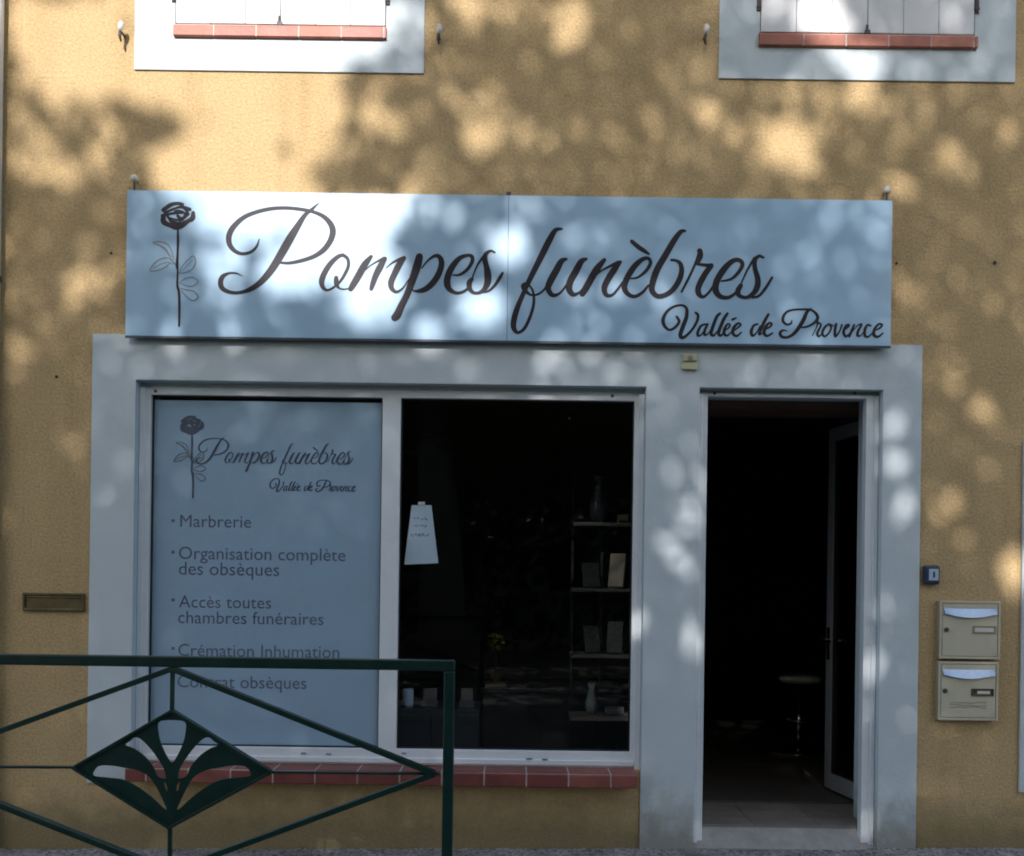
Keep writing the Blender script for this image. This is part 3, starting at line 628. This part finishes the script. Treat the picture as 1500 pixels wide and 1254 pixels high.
x, z = W(1366, 842, -.03); t = thing('doorbell', (x, 0, z - .05), 'small navy doorbell with pale square button above the mailboxes', 'doorbell')
bm = bmesh.new(); box(bm, x - .044, x + .042, -.030, 0, z - .050, z + .050); obj('casing', bm, M['navy'], t, .012)
bm = bmesh.new(); box(bm, x - .020, x + .030, -.035, -.0305, z - .030, z + .030); pl = obj('button_plate', bm, M['paleblue'], t, .004)
bm = bmesh.new(); box(bm, x + .001, x + .010, -.0370, -.0352, z - .014, z + .016); obj('button', bm, M['navy'], t)

x, z = W(1011, 530, -.03); t = thing('wall_sensor', (x, 0, z - .04), 'small cream plastic sensor box under the sign between window and door', 'sensor')
bm = bmesh.new(); box(bm, x - .040, x + .040, -.030, -.0125, z - .040, z - .004); box(bm, x - .036, x + .036, -.034, -.0125, z + .004, z + .040); box(bm, x - .034, x + .034, -.024, -.0125, z - .004, z + .004); obj('casing', bm, M['sticker'], t, .004)
bm = bmesh.new(); tube(bm, [(x, -.0345, z + .020), (x, -.040, z + .020)], [.014, .008], 12); obj('lens', bm, M['creamdark'], t)

# downpipe of the corner at the far left, and the neighbour's render beyond it
px = WX(-12, 600, -.04)
t = thing('downpipe', (px, -.042, GZ(px)), 'pale grey rainwater downpipe running up the left edge of the ochre building', 'downpipe')
bm = bmesh.new(); tube(bm, [(px, -.042, GZ(px)), (px, -.042, WZ(0, 645, -.06))], .036, 20); obj('pipe', bm, M['band'], t, smooth=True)
bm = bmesh.new(); tube(bm, [(px, -.042, WZ(0, 648, -.06)), (px, -.042, 6.7)], .033, 20); obj('pipe', bm, M['frame'], t, smooth=True)
bm = bmesh.new(); lathe(bm, (px, -.042, WZ(0, 648, -.06)), [(.034, -.03), (.040, -.03), (.040, .03), (.034, .03)], 20); obj('pipe_collar', bm, M['band'], t)
for zz in (.6, 2.9, 5.2):
    bm = bmesh.new(); lathe(bm, (px, -.042, zz), [(.037, -.012), (.0405, -.012), (.0405, .012), (.037, .012)], 20); box(bm, px - .01, px + .01, -.01, .0, zz - .01, zz + .01); obj('pipe_bracket', bm, M['iron'], t)
nb = thing('neighbouring_building', (-6.2, 0, 0), 'neighbouring rendered house wall beyond the downpipe at the left edge', 'building')
bm = bmesh.new(); box(bm, -9.5, XL - .006, .03, 6, -.8, 6.2); obj('wall', bm, M['band'], nb)
bm = bmesh.new(); box(bm, -9.7, XL - .01, -.3, 6.3, 6.2, 6.4); obj('roof', bm, M['roof'], nb)
# white surround of the next opening at the right edge
sx = WX(1493, 1000); szb, szt = WZ(1496, 1160), WZ(1496, 640)
bm = slab([sx, sx + .22, sx + 1.0, sx + 1.22], [szb, szb + .2, szt - .22, szt], lambda x, z: not (sx + .22 < x < sx + 1.0 and szb + .2 < z < szt - .22), -.016, -.0005)
sr = obj('side_window_surround', bm, M['band'], building, .003)
bm = bmesh.new(); box(bm, sx + .221, sx + .999, -.006, -.001, szb + .201, szt - .221); obj('side_window_pane', bm, M['dark'], building)

# ================================================================== RAILING on the pavement edge
RY = -1.70
def rp_(px, py): return W(px, py, RY)
rail = thing('street_railing', (rp_(250, 1200)[0], RY, 0), 'dark green steel street railing with pierced diamond panel at lower left', 'railing')
x1 = rp_(657, 1100)[0]; cx = rp_(251, 1120)[0]; x0 = 2 * cx - x1; zt_ = rp_(330, 970)[1]; zc = rp_(251, 1128)[1]; zbm = zc - (zt_ - zc)
tw = .037
bm = bmesh.new(); box(bm, x0 - tw / 2, x1 + tw / 2, RY - tw / 2, RY + tw / 2, zt_ - tw / 2, zt_ + tw / 2); obj('top_rail', bm, M['green'], rail, .005)
for x in (x0, x1):
    bm = bmesh.new(); box(bm, x - tw / 2, x + tw / 2, RY - tw / 2, RY + tw / 2, GZ(x) - .12, zt_ - tw / 2 - .0005); pst = obj('post', bm, M['green'], rail, .005)
    bm = bmesh.new(); box(bm, x - .06, x + .06, RY - .06, RY + .06, GZ(x) + .001, GZ(x) + .011); obj('base_plate', bm, M['green'], pst, .002)
bm = bmesh.new(); box(bm, x0 + tw / 2, x1 - tw / 2, RY - tw / 2, RY + tw / 2, zbm - tw / 2, zbm + tw / 2); obj('bottom_rail', bm, M['green'], rail, .005)
Lp, Rp, Tp, Bp = (x0 + .03, zc), (x1 - .045, zc), (cx, zt_ - .025), (cx, zbm + .025)
for i, (a, b) in enumerate(((Lp, Tp), (Tp, Rp), (Rp, Bp), (Bp, Lp))):
    bm = bmesh.new(); flatbar(bm, a, b, .019, RY - .015 + i * .0003, RY + .015 + i * .0003); obj('diagonal_bar', bm, M['green'], rail, .002)
PL = [rp_(252, 1041), rp_(398, 1131), rp_(249, 1212), rp_(108, 1124)]
ths = [((cx, zt_ - .02), PL[0], .013), (PL[2], (cx, zbm + .02), .013), (PL[3], (x0 + .02, zc), .009), (PL[1], (x1 - .03, zc), .009)]
for a, b, w in ths:
    bm = bmesh.new(); flatbar(bm, a, b, w, RY - .007, RY + .007); obj('tie_bar', bm, M['green'], rail, .002)
# pierced plate: outline and petal-shaped openings
def mir(P): return [(1520 - a, b) for a, b in P]
cut0 = [(655, 165), (672, 134), (720, 125), (800, 125), (848, 134), (865, 165), (852, 260), (820, 345), (782, 415), (760, 436), (738, 415), (700, 345), (668, 260)]
cut1 = [(490, 250), (540, 268), (610, 340), (660, 410), (700, 475), (716, 545), (690, 548), (652, 530), (615, 455), (550, 380), (480, 332), (418, 306), (450, 280)]
cut2 = [(185, 530), (205, 475), (250, 456), (330, 458), (410, 472), (510, 492), (590, 535), (640, 600), (690, 700), (722, 772), (700, 770), (620, 695), (520, 620), (410, 562), (290, 545)]
cut3 = [(700, 575), (722, 595), (728, 640), (712, 632)]
cuts = [cut0, cut1, mir(cut1), cut2, mir(cut2), cut3, mir(cut3)]
def smooth_loop(P, n=4):
    out = []; m_ = len(P)
    for i in range(m_):
        p0, p1, p2, p3 = P[i - 1], P[i], P[(i + 1) % m_], P[(i + 2) % m_]
        for k in range(n):
            t = k / n; out.append(tuple(.5 * (2 * b + (c - a) * t + (2 * a - 5 * b + 4 * c - d) * t * t + (-a + 3 * b - 3 * c + d) * t ** 3) for a, b, c, d in zip(p0, p1, p2, p3)))
    return out
cu = bpy.data.curves.new('plate', 'CURVE'); cu.dimensions = '2D'; cu.fill_mode = 'BOTH'; cu.extrude = .003
o_ = org(rail)
for loop in [[(p[0], p[1]) for p in PL]] + [[rp_(100 + a / 5, 1030 + b / 5) for a, b in smooth_loop(c)] for c in cuts]:
    s = cu.splines.new('POLY'); s.points.add(len(loop) - 1); s.use_cyclic_u = True
    for i, (a, b) in enumerate(loop): s.points[i].co = (a - o_.x, b - o_.z, 0, 1)
tmp = bpy.data.objects.new('t', cu); C.objects.link(tmp); bpy.context.view_layer.update()
me = bpy.data.meshes.new_from_object(tmp.evaluated_get(bpy.context.evaluated_depsgraph_get())); bpy.data.objects.remove(tmp)
for v in me.vertices: v.co = Vector((v.co.x, v.co.z, v.co.y))
me.flip_normals(); me.name = 'pierced_plate'; me.materials.clear(); me.materials.append(M['green']); pp = bpy.data.objects.new('pierced_plate', me); C.objects.link(pp); pp.parent = rail
for i in range(4):
    bm = bmesh.new(); flatbar(bm, PL[i], PL[(i + 1) % 4], .010, RY - .014 + i * .0003, RY + .014 + i * .0003); obj('plate_border', bm, M['green'], pp, .0015)

# ================================================================== INTERIOR THINGS (dim, behind the right pane and through the door)
def at(px, py, y): x, z = W(px, py, y); return x, y, z
IY = .95
sh = thing('display_shelf', (WX(900, 1150, IY), IY, .09), 'open display shelves with pale boards behind the right side of the window', 'shelf')
sx0, sx1 = WX(838, 900, IY), WX(946, 900, IY)
for py in (765, 862, 959, 1051):
    z = WZ(885, py, IY); bm = bmesh.new(); box(bm, sx0, sx1, IY, IY + .26, z - .022, z); obj('shelf_board', bm, M['shelf'], sh, .002)
ux = WX(884, 900, IY)
for x in (sx0 + .005, ux, sx1 - .03):
    bm = bmesh.new(); box(bm, x, x + .018, IY + .262, IY + .28, .09, WZ(885, 690, IY)); obj('upright', bm, M['charcoal'], sh)
def plaque(px, py, w, h, tilt, m, lab, y=IY + .08, lean=14):
    x, _, _ = at(px, py, y); z = WZ(885, py, IY) + .002
    t = thing('memorial_plaque', (x, y, z), lab, 'plaque', 'memorial plaques on the display shelves')
    bm = bmesh.new(); box(bm, -w / 2, w / 2, -.012, .012, 0, h)
    bmesh.ops.transform(bm, matrix=Matrix.Translation((x, y, z + .004)) @ Matrix.Rotation(R(tilt), 4, 'Z') @ Matrix.Rotation(R(-lean), 4, 'X'), verts=bm.verts[:]); obj('slab', bm, m, t, .003)
    bm = bmesh.new(); box(bm, -w / 3, w / 3, -.02, .06, 0, .012); bmesh.ops.transform(bm, matrix=Matrix.Translation((x, y, z)) @ Matrix.Rotation(R(tilt), 4, 'Z'), verts=bm.verts[:]); obj('stand', bm, M['charcoal'], t)
plaque(902, 862, .10, .22, -22, M['goldstone'], 'buff stone plaque leaning on the second display shelf')
plaque(866, 862, .11, .16, 10, M['stone'], 'dark granite plaque beside the buff one on the second shelf')
plaque(868, 959, .10, .17, 20, M['stone'], 'dark granite plaque at the left of the third shelf')
plaque(900, 959, .10, .20, -15, M['stone'], 'taller granite plaque at the right of the third shelf')
plaque(912, 765, .07, .05, 0, M['goldstone'], 'small buff block on the top display shelf')
def vase(px, py, s, m, lab, y=IY + .13):
    x, _, _ = at(px, py, y); z = WZ(885, py, IY) + .001; t = thing('vase', (x, y, z), lab, 'vase', 'vases on the display shelves')
    bm = bmesh.new(); lathe(bm, (x, y, z), [(.03 * s, 0), (.05 * s, .04 * s), (.055 * s, .10 * s), (.03 * s, .18 * s), (.022 * s, .21 * s), (.035 * s, .25 * s)], 20); obj('body', bm, m, t, smooth=True)
    bm = bmesh.new(); lathe(bm, (x, y, z + .25 * s), [(.034 * s, 0), (.038 * s, .004), (.038 * s, .010), (.032 * s, .012)], 20); obj('rim', bm, m, t)
vase(877, 765, 1.15, M['stone'], 'tall grey vase on the top display shelf')
vase(866, 1051, .75, M['inkgrey'], 'small grey-blue vase on the lowest visible display shelf')
plaque(900, 1051, .12, .05, 5, M['stone'], 'low flat granite plaque on the lowest visible shelf')

DY = 1.35
dx0, dx1, dzt = WX(706, 1050, DY), WX(905, 1050, DY), WZ(780, 1008, DY)
t = thing('reception_desk', ((dx0 + dx1) / 2, DY, .09), 'charcoal reception desk behind the right window pane', 'desk')
bm = bmesh.new(); box(bm, dx0 - .02, dx1 + .02, DY - .02, DY + .7, dzt - .03, dzt); obj('desk_top', bm, M['charcoal'], t, .003)
bm = bmesh.new(); box(bm, dx0, dx1, DY, DY + .03, .09, dzt - .03); obj('front_panel', bm, M['charcoal'], t)
for x in (dx0, dx1 - .03):
    bm = bmesh.new(); box(bm, x, x + .03, DY + .03, DY + .68, .09, dzt - .03); obj('side_panel', bm, M['charcoal'], t)
def paper(px, py, w, rot, lab):
    x = WX(px, py, DY + .12); bm = bmesh.new(); box(bm, -w, w, -.07, .07, 0, .012); bmesh.ops.transform(bm, matrix=Matrix.Rotation(R(rot), 4, 'Z'), verts=bm.verts[:])
    o = obj('leaflet_stack', bm, M['shelf']); o.location = (x, DY + .12, dzt + .001); tag(o, lab, 'leaflets', 'leaflets on the reception desk')
paper(724, 1000, .07, 8, 'pale stack of leaflets at the left end of the desk'); paper(765, 1008, .05, -20, 'smaller leaflet stack further right on the desk')
x = WX(727, 940, DY + .3); zz = dzt
t = thing('flower_pot', (x, DY + .3, zz), 'round yellow flower ball in a small clay pot on the desk', 'flower pot')
bm = bmesh.new(); lathe(bm, (x, DY + .3, zz), [(.035, 0), (.05, .09), (.055, .10), (.045, .10)], 20); obj('pot', bm, M['pot'], t)
zc_ = WZ(727, 940, DY + .3); bm = bmesh.new(); tube(bm, [(x, DY + .3, zz + .09), (x, DY + .3, zc_ - .04)], .006, 8); obj('stem', bm, M['leaf'], t)
bm = bmesh.new()
for i in range(150):
    d = Vector((random.gauss(0, 1), random.gauss(0, 1), random.gauss(0, 1))).normalized(); c = Vector((x, DY + .3, zc_)) + d * random.uniform(.045, .068); u = d.orthogonal().normalized() * .014; w = d.cross(u).normalized() * .014
    bm.faces.new([bm.verts.new(c + p) for p in (u, w + d * .006, -u, -w + d * .004)])
obj('bloom', bm, M['yellow'], t)
CY = .62
cx0, cx1, czt = WX(560, 1060, CY), WX(702, 1060, CY), WZ(640, 1040, CY)
t = thing('low_cabinet', ((cx0 + cx1) / 2, CY, .09), 'dark low cabinet inside the window behind the railing post', 'cabinet')
bm = bmesh.new(); box(bm, cx0, cx1, CY + .02, CY + .4, .09, czt); obj('body', bm, M['charcoal'], t, .002)
for i in range(2):
    w = (cx1 - cx0) / 2; bm = bmesh.new(); box(bm, cx0 + i * w + .004, cx0 + (i + 1) * w - .004, CY, CY + .019, .11, czt - .03); d_ = obj('cabinet_door', bm, M['charcoal'], t, .002)
x = WX(597, 1050, CY + .1); bm = bmesh.new(); lathe(bm, (0, 0, 0), [(.028, 0), (.034, .02), (.034, .09), (.030, .11)], 18)
o = obj('candle_jar', bm, M['paleblue'], None, smooth=True); o.location = (x, CY + .1, czt + .001); tag(o, 'pale frosted jar on the dark cabinet beside the mullion', 'jar')
def leafcard(px, w, lab):
    x = WX(px, 1020, CY + .15); t = thing('brochure_holder', (x, CY + .15, czt), lab, 'brochure holder', 'brochure holders on the cabinet')
    bm = bmesh.new(); box(bm, x - w, x + w, CY + .13, CY + .17, czt, czt + .04); obj('holder', bm, M['stone'], t)
    bm = bmesh.new(); box(bm, x - w + .01, x + w - .01, CY + .145, CY + .155, czt + .005, czt + .11); obj('brochure', bm, M['shelf'], t)
leafcard(630, .05, 'left brochure holder on the dark cabinet'); leafcard(684, .045, 'right brochure holder on the dark cabinet nearest the desk')

SY2 = 2.26
x, _, zs_ = at(1171, 993, SY2)
t = thing('bar_stool', (x, SY2, .09), 'round white-topped stool with chrome stem seen through the open door', 'stool')
bm = bmesh.new(); lathe(bm, (x, SY2, zs_), [(.11, -.035), (.145, -.03), (.158, -.012), (.156, .004), (.13, .018), (.05, .024)], 28); obj('seat', bm, M['seat'], t, smooth=True)
bm = bmesh.new(); tube(bm, [(x, SY2, .12), (x, SY2, .42), (x, SY2, .421), (x, SY2, zs_ - .03)], [.028, .028, .018, .018], 16); obj('stem', bm, M['chrome'], t, smooth=True)
bm = bmesh.new(); lathe(bm, (x, SY2, .09), [(.21, 0), (.21, .008), (.12, .022), (.035, .035)], 28); obj('base', bm, M['chrome'], t, smooth=True)
bm = bmesh.new(); tube(bm, [(x + .11 * math.cos(a), SY2 + .11 * math.sin(a), .33) for a in [math.pi * 2 * k / 20 for k in range(21)]], .009, 8); box(bm, x - .11, x - .027, SY2 - .006, SY2 + .006, .322, .338); obj('foot_ring', bm, M['chrome'], t, smooth=True)

# ================================================================== GROUND
def sheet(name, x0, x1, y0, y1, zoff, m, slope=True, kind='structure', nx=1):
    bm = bmesh.new(); v = [bm.verts.new((x, y, (GZ(x) if slope else 0) + zoff)) for x, y in ((x0, y0), (x1, y0), (x1, y1), (x0, y1))]
    bm.faces.new(v); o = obj(name, bm, m); tag(o, kind=kind); return o
bm = bmesh.new()                                               # pavement: finely divided near the wall with real unevenness
nx, ny = 260, 46; X0, X1, Y0, Y1 = -9, 9, -2.6, .02; g = [[None] * (ny + 1) for _ in range(nx + 1)]
for i in range(nx + 1):
    for j in range(ny + 1):
        xx = X0 + (X1 - X0) * i / nx; yy = Y0 + (Y1 - Y0) * j / ny
        zz = GZ(xx) + .006 * math.sin(xx * 3.1 + yy) * math.sin(yy * 2.3) + random.uniform(-.002, .002) + (.010 * max(0, 1 + yy / .10) * random.random() if yy > -.1 else 0)
        if oD[0] < xx < oD[1] and yy > -.06: zz = GZ(xx) - .004
        g[i][j] = bm.verts.new((xx, yy, zz))
for i in range(nx):
    for j in range(ny): bm.faces.new((g[i][j], g[i + 1][j], g[i + 1][j + 1], g[i][j + 1]))
for a, b in (((X0, Y0), (X1, Y0)),):
    q = [bm.verts.new((X0, Y0, GZ(X0) - .14)), bm.verts.new((X1, Y0, GZ(X1) - .14))]; bm.faces.new((g[0][0], q[0], q[1], g[nx][0]))
tag(obj('pavement', bm, M['asphalt'], smooth=True), kind='structure')
bm = bmesh.new()
for i in range(18): box(bm, -9 + i + .004, -8 + i - .004, -2.75, -2.6, -.5, -.02 + GZ(-8.5 + i) * 1.0 + .004)
tag(obj('kerb', bm, M['thresh'], bevel=.01), kind='structure')
sheet('road', -60, 60, -9, -2.75, -.13, M['road'])
sheet('ground', -150, 150, -150, -2.0, -1.0, mat('verge_grass', (.05, .07, .03), .9, .3, 2), slope=False)
sheet('verge', -60, 60, -60, -9, -.10, mat('verge_soil', (.07, .08, .04), .9, .3, 2))
# grit, dust and a few tufts where wall meets pavement
bm = bmesh.new()
for i in range(1500):
    xx = random.uniform(XL, 2.9); yy = -abs(random.gauss(0, .10)) - .004
    if oD[0] + .02 < xx < oD[1] - .02 and random.random() < .8: continue
    r = random.uniform(.0015, .006); z = GZ(xx) + .004
    if random.random() < .01: r *= 1.8
    c = [bm.verts.new((xx + r * a, yy + r * b, z + r * d)) for a, b, d in ((1, 0, 0), (-.6, .8, 0), (-.5, -.9, 0), (0, 0, random.uniform(.7, 1.3)))]
    for f in ((0, 1, 3), (1, 2, 3), (2, 0, 3)): bm.faces.new([c[k] for k in f])
tag(obj('grit', bm, M['thresh']), 'loose grit and dust along the foot of the ochre wall', 'grit', kind='stuff')
bm = bmesh.new()
for xx0 in (-2.35, -1.9, -1.35, -1.1, -.55, -.2, .1, .42, 2.2, 2.45):
    for i in range(random.randint(4, 12)):
        xx = xx0 + random.gauss(0, .05); h = random.uniform(.008, .03); a = random.gauss(0, .6); b = random.uniform(-.9, -.1); y_ = -.012; z = GZ(xx)
        bm.faces.new([bm.verts.new(p) for p in ((xx - .002, y_, z), (xx + .002, y_, z), (xx + a * h, y_ + b * h, z + h))])
tag(obj('weeds', bm, M['leaf']), 'tiny weeds in the crack at the foot of the wall', 'weeds', kind='stuff')

# ================================================================== THE TREE across the street whose shade dapples the wall
tau = 5.0
GAPS = [  # clear gaps in the crown, measured by where their light lands on the wall: x, y, rx, ry, share of light
 (300,60,230,90,1),(150,50,120,60,1),(45,25,45,35,1),(470,30,110,45,1),(390,170,100,110,1),(330,250,110,60,1),(120,110,60,40,.9),(150,200,35,30,.5),
 (430,290,50,30,1),(60,230,45,40,.7),(100,250,50,25,.6),(75,135,30,18,.6),(135,165,48,22,.6),(222,120,36,30,.75),(20,60,20,30,.6),(170,255,30,14,.4),(30,170,15,30,.5),
 (390,320,90,50,1),(300,310,30,40,.8),(490,350,75,60,1),(550,330,50,45,1),(545,420,55,55,1),(440,410,55,45,.9),(330,410,40,45,.8),(540,460,40,30,.9),(600,300,40,20,.5),(655,330,25,20,.3),
 (705,460,38,30,.95),(748,372,24,28,.9),(725,350,14,18,.4),(870,365,38,16,.35),(905,442,22,16,.6),(845,440,22,14,.45),(978,458,20,16,.55),(880,478,20,12,.3),(1190,388,15,26,.5),(1225,335,45,20,.4),(1290,325,20,26,.5),(765,312,18,14,.3),
 (625,500,22,15,.8),(812,525,30,25,.4),(345,495,16,12,.5),(245,490,14,10,.3),(905,552,20,12,.45),(700,575,16,10,.5),(800,575,16,8,.6),(840,578,20,8,.6),(1080,545,25,20,.2),(1190,520,30,15,.3),
 (1150,212,45,38,1),(1105,190,30,20,.8),(1175,245,20,25,.7),(1035,165,18,18,.8),(1150,135,50,14,.5),(1250,140,40,14,.6),(1195,15,35,35,1),(1215,45,35,28,1),(1260,95,45,22,1),(1290,75,20,20,.5),(1140,10,25,20,.4),
 (830,30,30,34,.8),(765,20,40,22,.6),(700,5,40,15,.7),(620,30,18,30,.6),(595,70,18,18,.4),(720,150,40,28,.6),(705,195,30,25,.7),(565,185,35,24,.6),(530,210,20,20,.5),(625,270,40,14,.6),(560,150,25,15,.4),(780,200,25,20,.3),
 (1400,232,16,30,.6),(1478,195,12,14,.5),(1495,400,14,14,.7),(1440,600,14,14,.9),(1480,632,14,12,.5),(1462,690,18,10,.5),(1385,740,22,22,.45),(1330,270,20,14,.5),(1335,430,14,26,.45),(1485,835,20,36,.95),(1410,790,14,14,.4),(1450,150,14,12,.3),(1380,560,14,12,.3),(1420,660,12,12,.4),
 (1307,632,13,12,.75),(1311,682,14,16,1),(1318,742,11,18,.7),(1300,770,10,10,.3),(1280,975,8,22,.9),(1012,755,10,26,.8),(985,805,20,14,.55),(1005,830,12,14,.5),(932,905,12,14,.95),(925,850,8,14,.4),(1268,1035,7,16,.6),(1268,1205,7,18,.8),(1014,935,8,22,.7),(985,690,12,14,.3),(1030,700,10,14,.3),(1300,890,12,20,.3),
 (130,412,45,26,.8),(100,430,20,14,.6),(25,430,18,26,.45),(38,500,26,22,.45),(70,470,18,12,.3),(20,540,12,20,.3),(190,690,10,14,.15),(240,400,16,18,.25),
 (-120,80,80,120,1),(-200,400,60,60,.6),(1650,100,90,60,.7),(1600,420,60,50,.6),(1720,700,70,80,.5),(-150,800,50,50,.4),
]
G = []
for a, b, rx, ry, s in GAPS:
    x, z = W(a, b); q = .84 if rx < 62 else 1; G.append((x, z, rx * q / 280, ry * q / 280, s))
def T_at(x, z):
    base = .006 + .026 * max(0, min(1, (z - 1.5) / .9)) + .046 * max(0, min(1, (z - 2.4) / 1.8))
    t = base
    wob = 1 + .55 * noise.noise(Vector((x * 4.5, z * 4.5, 3.1))) + .35 * noise.noise(Vector((x * 11, z * 11, 7.7)))
    for gx, gz, rx, rz, s in G:
        d = ((x - gx) / (rx + .012)) ** 2 + ((z - gz) / (rz + .012)) ** 2
        if d > 3: continue
        d *= wob
        if d < 1.25: t = max(t, (s if s > .85 else s * .8) * (.995 if d < 1 else .995 * max(0, 1 - (d - 1) / .25)))
    return t
tree = thing('plane_tree', (0, 0, 0), 'big broad plane tree across the street behind the viewer, shading the shopfront', 'tree')
rnd = random.Random(21)
verts, faces = [], []
def add_leaf(q, s, rnd=rnd):
    n_ = (L * .75 + Vector((rnd.gauss(0, .5), rnd.gauss(0, .5), rnd.gauss(0, .5)))).normalized(); u = n_.orthogonal().normalized(); u = Matrix.Rotation(rnd.uniform(0, 6.28), 3, n_) @ u; w = n_.cross(u)
    k = len(verts); b = n_ * s * .15
    for p in (-u * s, -u * s * .2 + w * s * .62 + b, u * s * .75 + w * s * .25, u * s * 1.0 - b, u * s * .7 - w * s * .28, -u * s * .2 - w * s * .62 + b): verts.append(q + p)
    faces.append((k, k + 1, k + 2, k + 3, k + 4, k + 5))
NL = 62000; xr, zr0, zr1 = 7.6, -4.0, 8.2
LA = 1.35 * .047 ** 2 * .8
NL = int(tau * (2 * xr * (zr1 - zr0)) / LA)
for i in range(NL):
    x = (2 * ((i * .7548776662466927) % 1) - 1) * xr + rnd.gauss(0, .035); z = zr0 + (zr1 - zr0) * ((i * .5698402909980532) % 1) + rnd.gauss(0, .035)
    e = (x / xr) ** 2 + ((z - (zr0 + zr1) / 2) / ((zr1 - zr0) / 2)) ** 2
    if e > 1.45 + .25 * math.sin(x * 2.1 + z * 1.7): continue
    keep = min(1, -math.log(min(.9999, T_at(x, z))) / tau)
    if rnd.random() > keep: continue
    th = 3.6 * math.sqrt(max(.12, 1.5 - e) / 1.5) + .3 * math.sin(3 * x + 2 * z)
    s_ = 13.6 + rnd.uniform(-.5, .5) * th
    add_leaf(Vector((x, 0, z)) + L * s_, rnd.uniform(.034, .060))
me = bpy.data.meshes.new('crown'); me.from_pydata([v[:] for v in verts], [], faces); me.materials.append(M['leaf'])
cr = bpy.data.objects.new('crown', me); C.objects.link(cr); cr.parent = tree
tcx = L.x * 13.6; tcy = L.y * 13.6
bm = bmesh.new(); tube(bm, [(tcx + .3, tcy + 1.2, -.2), (tcx + .25, tcy + 1.1, 2), (tcx + .1, tcy + .9, 3.4), (tcx, tcy + .6, 4.6), (tcx, tcy + .3, 5.6)], [.42, .33, .29, .25, .2], 16); obj('trunk', bm, M['bark'], tree, smooth=True)
for i in range(9):
    # limbs run out low in the crown, then up
    a = -1.3 + 2.6 * i / 8; ex2 = tcx + 5.2 * math.sin(a); ez = 6.0 + 1.2 * math.cos(a) * rnd.uniform(.5, 1)
    bm = bmesh.new(); tube(bm, [(tcx, tcy + .5, 4.9 + rnd.uniform(-.4, .4)), (tcx + (ex2 - tcx) * .35, tcy + .3, 5.4), (tcx + (ex2 - tcx) * .7, tcy, 5.8), (ex2, tcy + rnd.uniform(-1, .6), ez)], [.13, .09, .06, .02], 8); obj('limb', bm, M['bark'], tree, smooth=True)

# unseen across the street: hedge added to dim the lower wall, house tall enough to keep sky out of the glass
verts, faces = [], []
hr = random.Random(5)
for i in range(28000):
    x = hr.uniform(-16, 16); z = abs(hr.random()) ** .7 * (4.9 + .35 * math.sin(x * .9)); y = -14.5 + hr.uniform(-.6, .6)
    q = Vector((x, y, z - .2)); n_ = Vector((hr.gauss(0, 1), hr.gauss(0, 1) + .6, hr.gauss(0, 1))).normalized(); u = n_.orthogonal().normalized() * hr.uniform(.08, .13); w = n_.cross(u); k = len(verts)
    verts += [q + u, q + w * .7, q - u, q - w * .7]; faces.append((k, k + 1, k + 2, k + 3))
me = bpy.data.meshes.new('added_shade_hedge'); me.from_pydata([v[:] for v in verts], [], faces); me.materials.append(M['hedge'])
hd = bpy.data.objects.new('added_shade_hedge', me); C.objects.link(hd); tag(hd, 'long dense dark green hedge, unseen, added across the street to dim the lower wall', 'hedge')
oh = thing('opposite_house', (0, -24, 0), 'plain rendered house behind the hedge across the street', 'building')
bm = bmesh.new(); box(bm, -11, 11, -30, -24, -.5, 7.4); obj('wall', bm, M['house'], oh)
bm = bmesh.new(); box(bm, -11.4, 11.4, -30.4, -23.6, 7.4, 7.65); obj('roof', bm, M['roof'], oh)
for i in range(6):
    for z in (1.0, 3.9):
        bm = bmesh.new(); x = -9 + i * 3.4; box(bm, x, x + 1.1, -23.99, -23.94, z, z + 1.4); obj('window', bm, M['dark'], oh)
